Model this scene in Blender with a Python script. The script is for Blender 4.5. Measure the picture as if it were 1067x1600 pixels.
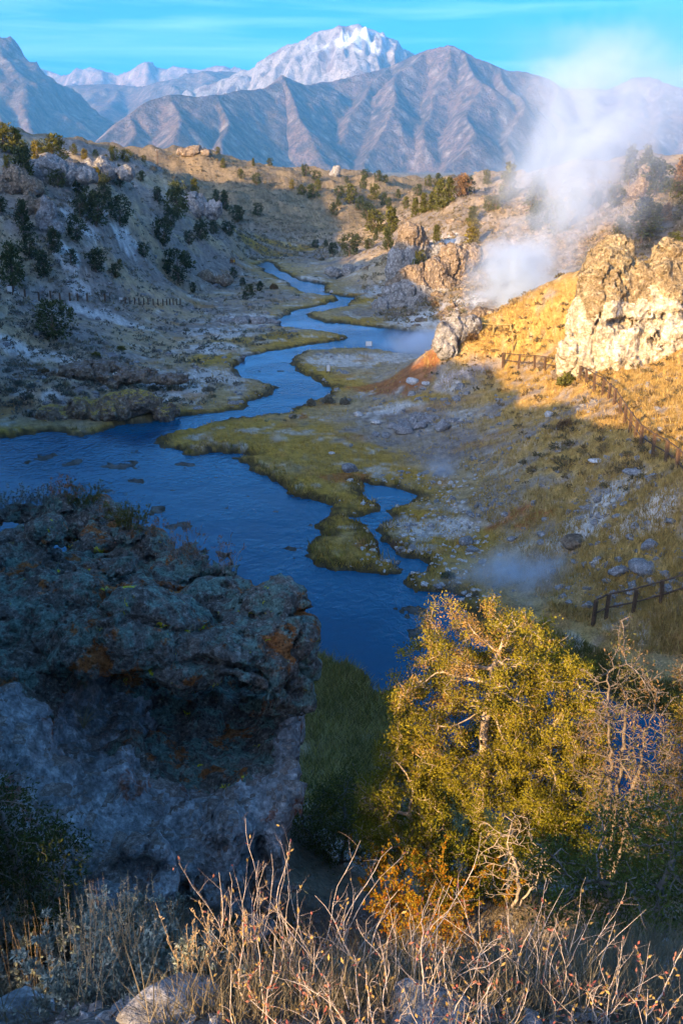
import bpy, math, random
import numpy as np
from math import radians, sin, cos, tan, atan2, pi

for o in list(bpy.data.objects):
    bpy.data.objects.remove(o)
sc = bpy.context.scene
COL = sc.collection

# ---------------------------------------------------------------- camera
CAM_Z = 22.0
PITCH = radians(19.0)
FPX, UC, VC = 1555.0, 533.5, 800.0          # focal length in picture units of a 1067 x 1600 frame
cam_d = bpy.data.cameras.new('camera')
cam = bpy.data.objects.new('camera', cam_d)
COL.objects.link(cam)
cam.location = (0, 0, CAM_Z)
cam.rotation_euler = (radians(90) - PITCH, 0, 0)
cam_d.sensor_fit = 'VERTICAL'
cam_d.sensor_height = 36.0
cam_d.lens = 36.0 * FPX / 1600.0
cam_d.clip_start = 0.1
cam_d.clip_end = 60000
sc.camera = cam

# ---------------------------------------------------------------- sun and sky
SUN_EL = radians(15.0)
LX, LY = 0.64, 0.768                        # horizontal travel of the sunlight (from behind left)
_n = math.hypot(LX, LY); LX /= _n; LY /= _n
TE = tan(SUN_EL)
sun_d = bpy.data.lights.new('sun', 'SUN')
sun_d.energy = 2.2
sun_d.angle = radians(0.53)
sun_d.color = (1.0, 0.66, 0.30)
sun = bpy.data.objects.new('sun', sun_d)
COL.objects.link(sun)
sun.location = (-60, -70, 80)
from mathutils import Vector
sun.rotation_euler = Vector((LX * cos(SUN_EL), LY * cos(SUN_EL), -sin(SUN_EL))).to_track_quat('-Z', 'Y').to_euler()

world = bpy.data.worlds.new('World')
sc.world = world
world.use_nodes = True
wn = world.node_tree; wn.nodes.clear()
wo = wn.nodes.new('ShaderNodeOutputWorld')
wb = wn.nodes.new('ShaderNodeBackground')
ws = wn.nodes.new('ShaderNodeTexSky')
ws.sky_type = 'NISHITA'
ws.sun_disc = False
ws.sun_elevation = SUN_EL
ws.sun_rotation = atan2(-LX, -LY)
ws.altitude = 2100
ws.air_density = 0.30
ws.dust_density = 10.0
ws.ozone_density = 3.0
wh = wn.nodes.new('ShaderNodeHueSaturation')
wh.inputs['Saturation'].default_value = 1.45
wh.inputs['Hue'].default_value = 0.499
wn.links.new(ws.outputs[0], wh.inputs['Color'])
# thin cirrus streaks
wtc = wn.nodes.new('ShaderNodeTexCoord')
wmp = wn.nodes.new('ShaderNodeMapping')
wmp.inputs['Scale'].default_value = (1.6, 1.6, 26.0)
wmp.inputs['Rotation'].default_value = (0, radians(4), 0)
wns = wn.nodes.new('ShaderNodeTexNoise')
wns.inputs['Scale'].default_value = 2.2
wns.inputs['Detail'].default_value = 7
wns.inputs['Roughness'].default_value = 0.55
wns.inputs['Distortion'].default_value = 0.4
wr = wn.nodes.new('ShaderNodeMapRange')
wr.inputs['From Min'].default_value = 0.46
wr.inputs['From Max'].default_value = 0.85
wr.inputs['To Max'].default_value = 0.4
wmx = wn.nodes.new('ShaderNodeMixRGB')
wmx.inputs['Color2'].default_value = (2.6, 3.6, 4.4, 1)
wn.links.new(wtc.outputs['Generated'], wmp.inputs['Vector'])
wn.links.new(wmp.outputs[0], wns.inputs['Vector'])
wn.links.new(wns.outputs[0], wr.inputs['Value'])
wn.links.new(wr.outputs[0], wmx.inputs['Fac'])
wn.links.new(wh.outputs[0], wmx.inputs['Color1'])
wn.links.new(wmx.outputs[0], wb.inputs['Color'])
wb.inputs['Strength'].default_value = 0.138
wn.links.new(wb.outputs[0], wo.inputs['Surface'])

sc.view_settings.view_transform = 'Standard'
sc.view_settings.look = 'None'
sc.view_settings.gamma = 1.0
sc.view_settings.exposure = 2.38
sc.render.engine = 'CYCLES'
cy = sc.cycles
cy.use_denoising = True
cy.max_bounces = 4
cy.use_adaptive_sampling = True
cy.adaptive_threshold = 0.02
cy.diffuse_bounces = 2
cy.glossy_bounces = 2
cy.transmission_bounces = 2
cy.transparent_max_bounces = 8
cy.volume_bounces = 3
cy.volume_max_steps = 64
cy.volume_step_rate = 1.0
cy.caustics_reflective = False
cy.caustics_refractive = False

# ---------------------------------------------------------------- helpers
RNG = np.random.RandomState(11)
_P = np.random.RandomState(7).permutation(256)
_P = np.concatenate([_P, _P, _P]).astype(np.int32)
_G = np.random.RandomState(9).normal(size=(768, 3)); _G /= np.linalg.norm(_G, axis=1)[:, None]
_G = _G.astype(np.float32)

def perlin(p):
    p = np.asarray(p, np.float32)
    fl = np.floor(p)
    f = p - fl
    i = fl.astype(np.int32) & 255
    w = f * f * f * (f * (f * 6 - 15) + 10)
    out = np.zeros(len(p), np.float32)
    for dx in (0, 1):
        wx = w[:, 0] if dx else 1 - w[:, 0]
        px = _P[i[:, 0] + dx]
        for dy in (0, 1):
            wy = wx * (w[:, 1] if dy else 1 - w[:, 1])
            py = _P[px + i[:, 1] + dy]
            for dz in (0, 1):
                g = _G[_P[py + i[:, 2] + dz]]
                d = g[:, 0] * (f[:, 0] - dx) + g[:, 1] * (f[:, 1] - dy) + g[:, 2] * (f[:, 2] - dz)
                out += d * (wy * (w[:, 2] if dz else 1 - w[:, 2]))
    return out * 1.5

def fbm(p, octs=4, gain=0.5, lac=2.03):
    a, s, out = 1.0, 1.0, 0
    for k in range(octs):
        out = out + a * perlin(p * s + 17.3 * k)
        a *= gain; s *= lac
    return out

def ridged(p, octs=4, gain=0.5, lac=2.07):
    a, s, out = 1.0, 1.0, 0
    for k in range(octs):
        out = out + a * (1 - 2 * np.abs(perlin(p * s + 11.7 * k)))
        a *= gain; s *= lac
    return out

_J = np.random.RandomState(23).rand(768, 3).astype(np.float32)
def worley(p):
    """distance to the nearest and the second nearest scattered point"""
    p = np.asarray(p, np.float32); fl = np.floor(p); f = p - fl; i = fl.astype(np.int32) & 255
    o = np.where(f < 0.5, -1, 0)
    d1 = np.full(len(p), 9.0, np.float32); d2 = np.full(len(p), 9.0, np.float32)
    for dx in (0, 1):
        cx = o[:, 0] + dx; px = _P[(i[:, 0] + cx) & 255]
        for dy in (0, 1):
            cy_ = o[:, 1] + dy; py = _P[px + ((i[:, 1] + cy_) & 255)]
            for dz in (0, 1):
                cz = o[:, 2] + dz; j = _J[_P[py + ((i[:, 2] + cz) & 255)]]
                d = np.sqrt((cx + j[:, 0] - f[:, 0]) ** 2 + (cy_ + j[:, 1] - f[:, 1]) ** 2 + (cz + j[:, 2] - f[:, 2]) ** 2)
                m = d < d1
                d2 = np.where(m, d1, np.minimum(d2, d)); d1 = np.where(m, d, d1)
    return d1, d2

def xy0(x, y, s=1.0, z=0.0):
    return np.stack([np.ravel(x) * s, np.ravel(y) * s, np.full(np.size(x), z)], 1)

def sstep(a, b, x):
    t = np.clip((x - a) / (b - a), 0, 1)
    return t * t * (3 - 2 * t)

def lerp(a, b, t):
    return a + (b - a) * t

def ray(u, v):
    cx, cyy = (u - UC) / FPX, (VC - v) / FPX
    return np.array([cx, cos(PITCH) + cyy * sin(PITCH), -sin(PITCH) + cyy * cos(PITCH)])

def at_y(u, v, y):
    d = ray(u, v)
    return np.array([0, 0, CAM_Z]) + d * (y / d[1])

def at_z(u, v, z=0.0):
    d = ray(u, v)
    return np.array([0, 0, CAM_Z]) + d * ((z - CAM_Z) / d[2])

def new_mesh(name, V, faces, smooth=True):
    """faces: (n,k) int array or list of such arrays"""
    me = bpy.data.meshes.new(name)
    if not isinstance(faces, list):
        faces = [faces]
    faces = [np.asarray(f, np.int32) for f in faces if len(f)]
    V = np.asarray(V, np.float32)
    me.vertices.add(len(V)); me.vertices.foreach_set('co', V.ravel())
    nl = sum(f.size for f in faces); nf = sum(len(f) for f in faces)
    me.loops.add(nl); me.polygons.add(nf)
    me.loops.foreach_set('vertex_index', np.concatenate([f.ravel() for f in faces]))
    tot = np.concatenate([np.full(len(f), f.shape[1], np.int32) for f in faces])
    me.polygons.foreach_set('loop_start', np.concatenate([[0], np.cumsum(tot)[:-1]]).astype(np.int32))
    me.polygons.foreach_set('loop_total', tot)
    me.polygons.foreach_set('use_smooth', np.full(nf, bool(smooth)))
    me.update(calc_edges=True)
    return me

def set_col(me, C, name='tint'):
    C = np.asarray(C, np.float32)
    if C.shape[1] == 3:
        C = np.concatenate([C, np.ones((len(C), 1), np.float32)], 1)
    a = me.attributes.new(name, 'FLOAT_COLOR', 'POINT')
    a.data.foreach_set('color', C.ravel())

def tag(o, label=None, cat=None, group=None, kind=None):
    if label: o['label'] = label
    if cat: o['category'] = cat
    if group: o['group'] = group
    if kind: o['kind'] = kind
    return o

def link(name, me, m=None, parent=None, loc=None):
    o = bpy.data.objects.new(name, me)
    if m is not None and not me.materials:
        me.materials.append(m)
    COL.objects.link(o)
    if parent is not None: o.parent = parent
    if loc is not None: o.location = loc
    return o

def empty(name, loc, rz=0.0, s=1.0):
    o = bpy.data.objects.new(name, None)
    COL.objects.link(o)
    o.location = tuple(float(c) for c in loc); o.rotation_euler = (0, 0, rz)
    o.scale = (s, s, s)
    o.empty_display_size = 0.2
    return o

# ---- node materials
class NT:
    def __init__(self, name):
        self.m = bpy.data.materials.new(name); self.m.use_nodes = True
        self.t = self.m.node_tree; self.t.nodes.clear()
        self.out = self.n('ShaderNodeOutputMaterial')
    def n(self, typ, **kw):
        nd = self.t.nodes.new(typ)
        for k, v in kw.items():
            if k.startswith('_'): setattr(nd, k[1:], v)
        return nd
    def l(self, a, b): self.t.links.new(a, b)
    def inp(self, nd, key, v):
        s = nd.inputs[key]
        if hasattr(v, 'is_output') or isinstance(v, bpy.types.NodeSocket): self.l(v, s)
        else: s.default_value = v
    def coord(self, which='Object', scale=None):
        c = self.n('ShaderNodeTexCoord').outputs[which]
        if scale is None: return c
        mp = self.n('ShaderNodeMapping'); self.l(c, mp.inputs['Vector']); mp.inputs['Scale'].default_value = scale
        return mp.outputs[0]
    def pos(self): return self.n('ShaderNodeNewGeometry').outputs['Position']
    def attr(self, name): 
        a = self.n('ShaderNodeAttribute'); a.attribute_name = name; return a.outputs['Color']
    def noise(self, vec, scale, detail=4, rough=0.55, dist=0.0):
        nd = self.n('ShaderNodeTexNoise'); self.l(vec, nd.inputs['Vector'])
        nd.inputs['Scale'].default_value = scale; nd.inputs['Detail'].default_value = detail
        nd.inputs['Roughness'].default_value = rough; nd.inputs['Distortion'].default_value = dist
        return nd.outputs[0]
    def voro(self, vec, scale, feat='F1'):
        nd = self.n('ShaderNodeTexVoronoi'); nd.feature = feat; self.l(vec, nd.inputs['Vector'])
        nd.inputs['Scale'].default_value = scale
        return nd.outputs[0]
    def rng(self, v, a, b, c=0.0, d=1.0):
        nd = self.n('ShaderNodeMapRange'); self.l(v, nd.inputs['Value'])
        for k, x in zip(('From Min', 'From Max', 'To Min', 'To Max'), (a, b, c, d)): nd.inputs[k].default_value = x
        return nd.outputs[0]
    def mix(self, f, a, b, mode='MIX'):
        nd = self.n('ShaderNodeMixRGB'); nd.blend_type = mode
        self.inp(nd, 'Fac', f)
        self.inp(nd, 'Color1', a if not isinstance(a, tuple) else (*a[:3], 1))
        self.inp(nd, 'Color2', b if not isinstance(b, tuple) else (*b[:3], 1))
        return nd.outputs[0]
    def math(self, op, a, b=0.0, c=0.0):
        nd = self.n('ShaderNodeMath'); nd.operation = op
        self.inp(nd, 0, a); self.inp(nd, 1, b)
        if op in ('MULTIPLY_ADD', 'SMOOTH_MIN'): self.inp(nd, 2, c)
        return nd.outputs[0]
    def bump(self, h, strength=0.5, dist=0.1, normal=None):
        nd = self.n('ShaderNodeBump'); self.l(h, nd.inputs['Height'])
        nd.inputs['Strength'].default_value = strength; nd.inputs['Distance'].default_value = dist
        if normal is not None: self.l(normal, nd.inputs['Normal'])
        return nd.outputs[0]
    def bsdf(self, col, rough=0.9, normal=None, spec=0.2, **kw):
        b = self.n('ShaderNodeBsdfPrincipled')
        self.inp(b, 'Base Color', col if not isinstance(col, tuple) else (*col[:3], 1))
        self.inp(b, 'Roughness', rough); b.inputs['Specular IOR Level'].default_value = spec
        if normal is not None: self.l(normal, b.inputs['Normal'])
        for k, v in kw.items(): self.inp(b, k.replace('_', ' '), v)
        self.l(b.outputs[0], self.out.inputs['Surface'])
        return b

def mat_tint(name, scale=6.0, amt=0.35, rough=0.9, bump=0.3, bdist=0.05, spec=0.15, detail=5):
    """albedo from the vertex attribute 'tint', broken up by noise"""
    k = NT(name); c = k.attr('tint'); p = k.pos()
    f = k.noise(p, scale, detail, 0.62)
    v = k.rng(f, 0.25, 0.75, 1 - amt, 1 + amt)
    col = k.mix(1.0, c, v, 'MULTIPLY')
    nrm = k.bump(f, bump, bdist) if bump else None
    k.bsdf(col, rough, nrm, spec)
    return k.m

def mat_leaf(name, rough=0.75, trans=0.3):
    k = NT(name); c = k.attr('tint')
    b = k.bsdf(c, rough, None, 0.12)
    tr = k.n('ShaderNodeBsdfTranslucent'); k.l(c, tr.inputs['Color'])
    mx = k.n('ShaderNodeMixShader'); mx.inputs[0].default_value = trans
    k.l(b.outputs[0], mx.inputs[1]); k.l(tr.outputs[0], mx.inputs[2])
    k.l(mx.outputs[0], k.out.inputs['Surface'])
    return k.m

def mat_plain(name, col, rough=0.8, scale=20.0, amt=0.25, bump=0.2, bdist=0.01, spec=0.2):
    k = NT(name); p = k.coord('Object')
    f = k.noise(p, scale, 4, 0.6)
    v = k.rng(f, 0.25, 0.75, 1 - amt, 1 + amt)
    c = k.mix(1.0, col, v, 'MULTIPLY')
    k.bsdf(c, rough, k.bump(f, bump, bdist), spec)
    return k.m

# ---- surface nets: a mesh from a distance field
def surface_nets(F, origin, h):
    ins = F < 0
    nx, ny, nz = F.shape
    cnt = np.zeros((nx - 1, ny - 1, nz - 1), np.int8)
    cor = [(a, b, c) for a in (0, 1) for b in (0, 1) for c in (0, 1)]
    for a, b, c in cor:
        cnt += ins[a:nx - 1 + a, b:ny - 1 + b, c:nz - 1 + c]
    act = (cnt > 0) & (cnt < 8)
    ids = np.full(act.shape, -1, np.int64)
    ai = np.argwhere(act); ids[act] = np.arange(len(ai))
    S = np.zeros((len(ai), 3)); W = np.zeros(len(ai))
    for a in cor:
        for ax in range(3):
            if a[ax]: continue
            b = list(a); b[ax] = 1
            fa = F[ai[:, 0] + a[0], ai[:, 1] + a[1], ai[:, 2] + a[2]]
            fb = F[ai[:, 0] + b[0], ai[:, 1] + b[1], ai[:, 2] + b[2]]
            x = (fa < 0) != (fb < 0)
            t = np.where(x, fa / np.where(x, fa - fb, 1), 0)
            p = np.array(a, float)[None, :].repeat(len(ai), 0); p[:, ax] += t
            S[x] += p[x]; W[x] += 1
    V = (ai + S / W[:, None]) * h + np.array(origin)
    Q = []
    for ax in range(3):
        o1, o2 = [k for k in range(3) if k != ax]
        sl0 = [slice(1, -1)] * 3; sl0[ax] = slice(0, -1)
        sl1 = [slice(1, -1)] * 3; sl1[ax] = slice(1, None)
        A, B = ins[tuple(sl0)], ins[tuple(sl1)]
        e = np.argwhere(A != B)
        base = e.copy(); base[:, o1] += 1; base[:, o2] += 1
        flip = A[e[:, 0], e[:, 1], e[:, 2]]
        def cell(d1, d2):
            c = base.copy(); c[:, o1] -= d1; c[:, o2] -= d2
            return ids[c[:, 0], c[:, 1], c[:, 2]]
        q = np.stack([cell(1, 1), cell(0, 1), cell(0, 0), cell(1, 0)], 1)
        if ax == 1: flip = ~flip
        q[~flip] = q[~flip][:, ::-1]
        Q.append(q)
    return V, np.concatenate(Q)

def grid_pts(lo, hi, h):
    ax = [np.arange(lo[k], hi[k] + h, h) for k in range(3)]
    X, Y, Z = np.meshgrid(*ax, indexing='ij')
    return X.astype(np.float32), Y.astype(np.float32), Z.astype(np.float32)

def smin(a, b, k):
    h = np.clip(0.5 + 0.5 * (b - a) / k, 0, 1)
    return b + (a - b) * h - k * h * (1 - h)

def smax(a, b, k): return -smin(-a, -b, k)

def ell(X, Y, Z, c, r):
    q = np.sqrt(((X - c[0]) / r[0]) ** 2 + ((Y - c[1]) / r[1]) ** 2 + ((Z - c[2]) / r[2]) ** 2)
    return (q - 1) * min(r)

# ---------------------------------------------------------------- terrain heights
# shoreline of the creek, traced and laid on the water plane z = 0
SHORE_UV = [
 (401,415),(415,424),(431,432),(450,441),(454,447),(480,460),(505,463),(525,465),(527,469),(502,477),(454,486),(446,494),(424,503),
 (435,510),(457,516),(510,520),(547,528),(521,534),(487,538),(450,544),(424,549),(395,555),(382,561),(364,576),(375,589),(409,596),(431,604),
 (431,615),(390,626),(375,641),(330,647),(285,650),(244,657),(210,661),(165,672),(127,680),(75,676),(8,682),(-60,690),(-160,705),(-160,860),
 (0,880),(250,930),(400,960),(470,985),(500,1012),(545,1050),(575,1082),(605,1098),(650,1150),(720,1225),(800,1285),(880,1318),(960,1310),(1067,1290),(1250,1280),
 (1250,1150),(1067,1120),(1000,1112),(960,1098),(900,1060),(840,1030),(780,1000),(735,962),(718,945),(697,930),(656,925),(630,914),(645,900),
 (660,887),(652,872),(620,860),(592,846),(585,827),(615,812),(607,797),(637,781),(660,773),(641,767),(592,758),(562,754),(562,769),
 (592,786),(600,796),(562,801),(547,809),(570,816),(574,831),(592,857),(607,876),(622,895),(589,899),(540,891),(487,878),(469,861),(502,842),
 (495,827),(517,805),(510,790),(469,778),(450,769),(427,750),(386,731),(352,717),(390,713),(386,709),(341,707),(296,712),(262,704),(244,689),(270,676),
 (307,669),(340,660),(375,653),(442,645),(472,634),(517,615),(521,609),(495,596),(465,581),(454,568),(462,556),(480,551),(525,547),(592,548),(640,556),(690,560),
 (706,545),(680,525),(640,518),(604,514),(562,509),(540,505),(510,503),(484,497),(480,490),(502,488),(540,479),(552,471),(558,465),(529,462),(510,459),(504,453),(510,446),
 (465,437),(454,430),(439,424),(428,414),(418,408)]
SHORE = np.array([at_z(u, v)[:2] for u, v in SHORE_UV])

def shore_dist(x, y):
    """signed distance to the shoreline, positive on land"""
    x = np.ravel(x); y = np.ravel(y)
    A = SHORE; B = np.roll(SHORE, -1, 0)
    best = np.full(len(x), 1e12); ins = np.zeros(len(x), bool)
    for (ax, ay), (bx, by) in zip(A, B):
        dx, dy = bx - ax, by - ay
        t = np.clip(((x - ax) * dx + (y - ay) * dy) / (dx * dx + dy * dy + 1e-9), 0, 1)
        d = (x - ax - t * dx) ** 2 + (y - ay - t * dy) ** 2
        np.minimum(best, d, out=best)
        c = ((ay > y) != (by > y)) & (x < dx * (y - ay) / (dy if abs(dy) > 1e-9 else 1e-9) + ax)
        ins ^= c
    d = np.sqrt(best)
    return np.where(ins, -d, d)

# control points (picture u, v, distance y) of the dry ground
CP = [
 # left slope
 (127,668,88),(30,668,90),(100,600,96),(200,610,104),(30,560,106),(150,560,112),(50,500,126),(160,510,130),(100,462,141),(0,452,136),(200,468,152),(285,470,166),
 (0,380,146),(100,380,152),(0,300,158),(100,300,166),(60,248,178),(0,238,176),(200,400,172),(200,330,185),(180,262,205),(120,252,196),
 (300,400,212),(260,440,185),(250,300,244),(240,256,262),(330,440,205),(380,400,262),(350,350,262),(300,330,250),(330,500,158),(250,560,126),(330,560,122),(300,610,108),
 (380,470,184),(400,440,222),
 # middle hill
 (330,240,430),(300,244,420),(260,262,410),(420,262,440),(480,275,455),(560,276,490),(640,282,520),(450,350,330),(430,400,276),(520,375,300),(400,300,375),(500,310,390),(330,300,380),
 (600,310,420),(560,345,350),(640,330,400),(700,300,480),
 # right side beyond the steam
 (470,415,250),(560,420,222),(600,440,196),(590,470,178),(650,470,170),(600,400,215),(640,385,205),(690,400,195),(690,330,232),(740,300,236),(800,290,228),(760,350,208),(720,440,168),
 (700,490,150),(650,500,152),(760,470,152),(800,440,160),(850,350,190),(900,300,200),(960,300,185),(1000,300,172),(1067,305,168),(1000,350,150),(1067,370,140),(960,380,150),(900,400,150),(870,440,140),(780,510,128),(830,490,126),
 # near right ridge and slope
 (735,522,99),(770,520,99),(820,500,99),(885,470,98),(900,440,101),(960,420,101),(1067,420,99),(785,570,96),(700,600,94),(660,620,93),(850,575,90),(880,590,84),(910,600,79),(1000,590,76),(1067,580,73),
 (1000,690,60),(1067,760,50),(950,640,70),(1040,660,63),(850,640,79),(750,660,82),(800,700,70),(900,700,66),(700,720,74),(800,800,58.5),(900,780,58),(950,800,53),(1000,880,46),(945,965,42),(1067,905,43.5),(1000,1050,39.4),(1050,820,49),
 (850,870,52),(750,840,58),(700,800,61),
 # low flats
 (600,680,83),(640,740,73),(540,700,79.5),(450,690,80.8),(330,690,81),(560,620,101),(600,590,108),(540,570,116),(640,570,114),(520,870,55),(640,850,58),(550,1150,33),
 # near bank and bluff
 (540,1120,36),(520,1180,31),(560,1200,29.5),(640,1230,28.4),(640,1300,24),(540,1350,21.5),(760,1400,17),(900,1400,18.5),(1067,1380,21),(620,1420,16.5),(480,1420,17.2),(430,1430,15),(250,1440,13.2),(100,1440,12.6),(0,1430,12.0),
 (350,1480,12.4),(470,1480,13.4),(200,1475,11.6),(60,1475,11.2),(150,1510,9.2),(0,1515,9.0),(150,1555,6.4),(0,1565,6.0),(300,1530,8.2),(300,1565,5.4),(430,1540,7.4),(600,1480,12.8),(800,1500,8.6),(1000,1480,9.4),(600,1590,3.3),(300,1600,3.3),(900,1600,3.4),
]
CPX = [tuple(at_y(*c)) for c in CP]
CPX += [(0, 0, 19.1), (0, -3, 19.2), (3, 0, 18.9), (-3, 0, 18.9), (5, 4, 17.6), (-4, 3, 17.5), (12, 6, 16.0), (14, 14, 11.5), (20, 24, 4.0), (40, 40, 8), (0, -15, 20), (15, -15, 20), (-15, -15, 20.5),
        (-2, 20, 8.0), (-6, 20, 8.5), (-7, 26, 5.0), (-3, 27, 3.0), (-14, 34, 2.0), (-12, 20, 14.0), (-20, 22, 15.5), (-12, 12, 14.5),
        (50, 90, 16), (60, 60, 14), (80, 140, 22), (90, 220, 26), (60, 260, 22), (40, 300, 18),
        (-70, 170, 27), (-80, 230, 28), (-110, 330, 32), (-120, 420, 34), (-40, 520, 22), (60, 560, 18), (120, 420, 22),
        (-4.4, 8.6, 11.6), (-1.0, 10.5, 10.4), (-5.2, 10.0, 10.6), (60, 30, 12), (60, -20, 20), (-40, 120, 9.0), (-45, 100, 7.0)]
CPX = np.array(CPX)

_c2 = 1.5 ** 2
def _ker(d2): return np.sqrt(d2 + _c2)
_n = len(CPX)
_K = _ker(((CPX[:, None, :2] - CPX[None, :, :2]) ** 2).sum(-1)) - 0.15 * np.eye(_n)
_M = np.zeros((_n + 3, _n + 3)); _M[:_n, :_n] = _K
_M[:_n, _n] = 1; _M[:_n, _n + 1:] = CPX[:, :2] / 100; _M[_n:, :_n] = _M[:_n, _n:].T
_SOL = np.linalg.solve(_M, np.concatenate([CPX[:, 2], [0, 0, 0]]))

def base_height(x, y):
    out = np.full(len(x), _SOL[_n]) + _SOL[_n + 1] * x / 100 + _SOL[_n + 2] * y / 100
    for (px, py, _), w in zip(CPX, _SOL[:_n]):
        out += w * np.sqrt((x - px) ** 2 + (y - py) ** 2 + _c2)
    return out

# height (at t = 0) of the plane below which ground lies in the morning shadow of the rim added outside the view
# (s across the sunlight, t along it, height of the shadow's edge there)
SPROF = [(-420,380,12),(-350,330,16),(-297,267,18),(-263,302,13),(-225,215,20),(-200,171,22),(-150,100,22.5),(-128,140,14),(-113,153,9.5),(-95,120,7),(-80,100,5.5),(-66,92,3.6),(-58,84,3.2),(-52,81,3.4),(-44,76,4.0),(-36,72,3.6),(-31,70,3.8),(-27,62,4.9),
         (-23.5,58,5.4),(-18,50,7.5),(-14,15,18),(-11.0,8,19.2),(-10.2,8,18.5),(-9.8,15,8.0),(-9,15,7.5),(-6.6,15,7.5),(-5.4,15,8.0),(-5.05,3,18.5),(-3.9,3,18.6),(-3.2,3,18.0),(2,3,17.8),(8,3,18.0),(20,3,19),(60,3,21)]
SPROF = np.array([(s_, z_ + TE * t_) for s_, t_, z_ in SPROF])
def shade_profile(s): return np.interp(s, SPROF[:, 0], SPROF[:, 1])

def mat_bumps(x, y):
    """weed beds that just break the surface of the creek"""
    out = np.zeros(len(x))
    for (u, v, ru, rv) in WEED:
        c = at_z(u, v); e = at_z(u, v - rv)[:2] - c[:2]; a = abs(at_z(u + ru, v)[0] - c[0]); b = abs(e[1])
        out = np.maximum(out, 1 - np.sqrt(((x - c[0]) / a) ** 2 + ((y - c[1]) / b) ** 2))
    return out
WEED = [(65,716,34,12),(115,722,34,8),(192,727,46,13),(213,752,24,8),(247,798,36,13),(165,768,26,6),(300,726,36,7),(455,857,34,7),(283,822,50,10),
        (645,955,44,22),(655,985,40,16),(270,766,12,3),(357,793,10,3),(484,800,12,3),(486,820,10,4),(338,746,10,2.5),(372,823,8,2.5),(430,800,9,2),(420,735,12,2),(610,905,12,3),
        (470,580,0.1,0.1),(410,580,22,4),(440,580,12,2),(620,690,.1,.1),(620,878,9,6)]

THETA = np.concatenate([np.linspace(-pi, -0.72, 120)[:-1], np.linspace(-0.72, -0.46, 36)[:-1], np.linspace(-0.46, 0.46, 510), np.linspace(0.46, 0.72, 14)[1:], np.linspace(0.72, pi, 34)[1:]])
RAD = np.concatenate([np.geomspace(0.5, 24, 100)[:-1], np.geomspace(24, 300, 330)[:-1], np.geomspace(300, 720, 70), np.geomspace(760, 30000, 12)])

def terrain(x, y):
    r = np.hypot(x, y); th = np.arctan2(x, y)
    b = base_height(x, y)
    P2 = xy0(x, y)
    # unseen rim added left of the view, shaped to throw the valley into shadow
    s = LY * x - LX * y; t = LX * x + LY * y
    z0 = shade_profile(s) + (2.6 * perlin(xy0(s, 0 * t, 0.13) + 0.5) + 1.2 * perlin(xy0(s, 0 * t, 0.45) + 3.5)) * sstep(-17, -24, s) * sstep(-90, -60, s)
    tc = -9 + 0.22 * np.maximum(0, -s - 15)
    rid = z0 - TE * t - 0.06 * np.abs(t - tc) - 0.0008 * np.maximum(0, -t - 40) ** 2 * 0 
    rid = np.minimum(rid, z0 + 30)
    m = np.where(th < 0, sstep(-0.45, -0.58, th), sstep(2.2, 2.9, th)) * sstep(2.5, 5, r)
    m = m * (1 - sstep(430, 600, r))
    b = lerp(b, rid, m)
    # rolling relief
    amp = 0.12 + 0.012 * np.clip(r, 0, 300)
    steep = sstep(3, 9, b)
    b = b + amp * (0.25 + 0.75 * steep) * fbm(P2 * 0.045 + 3.1, 4, 0.55) * sstep(4, 12, r) * (1 - 0.75 * m)
    b = b + (0.05 + 0.12 * steep * sstep(20, 60, r)) * ridged(P2 * 0.35, 3, 0.6)
    # corridor carved out of the ground so low sunlight reaches the junipers
    cor = sstep(-10.1, -9.4, s) * sstep(-5.0, -5.6, s) * sstep(13.5, 12.0, t) * sstep(-60, -30, t)
    b = lerp(b, np.minimum(b, 7.6 + TE * (15 - t)), cor)
    far = sstep(520, 720, r)
    b = lerp(b, 6.0 + 0 * x, far)
    # creek
    k = (r > 20) & (r < 330) & (b < 30)
    d = np.full(len(x), 50.0)
    d[k] = shore_dist(x[k] + 0.8 * perlin(P2[k] * 0.33 + 5) + 0.45 * perlin(P2[k] * 1.1) + 0.2 * perlin(P2[k] * 2.7), y[k] + 0.9 * perlin(P2[k] * 0.33 + 9) + 0.5 * perlin(P2[k] * 1.1 + 4))
    lip = 0.16 + 0.30 * sstep(-0.4, 0.5, perlin(P2 * 0.09 + 40))
    dist_scale = np.clip(r / 60, 1, 3)
    land = lip * sstep(-0.1, 0.7, d) + (np.maximum(b, lip + 0.03) - lip) * sstep(0.2, 9, d)
    hum = 0.10 * fbm(P2 * 0.9, 3, 0.6) * sstep(0.2, 1.5, d)
    bed = -0.03 - 0.7 * sstep(0, 2.5, -d)
    wb = np.full(len(x), -1.0); w = d < -0.1
    mb = mat_bumps(x[w], y[w]); Pw = P2[w]
    wb[w] = mb + 0.6 * perlin(Pw * 0.5) + 0.55 * perlin(Pw * 1.3) + 0.4 * perlin(Pw * 3.1)
    bed[w] = np.maximum(bed[w], np.where(mb > -0.1, -0.07 + 0.10 * np.clip(wb[w] + 0.1, 0, 0.95), -9))
    h = np.where(d > 0, land + hum * sstep(9, 1, d) , bed)
    h = np.where(d > 9, np.maximum(b, 0.3), h)
    h = np.where(r < 20.01, b, h)
    return h, d, np.where(d < 0, wb, -1)

_T, _R = np.meshgrid(THETA, RAD, indexing='ij')
GX, GY = (_R * np.sin(_T)).ravel(), (_R * np.cos(_T)).ravel()
GH, GD, GW = terrain(GX, GY)
HG = GH.reshape(_T.shape)
LR = np.log(RAD)

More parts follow.
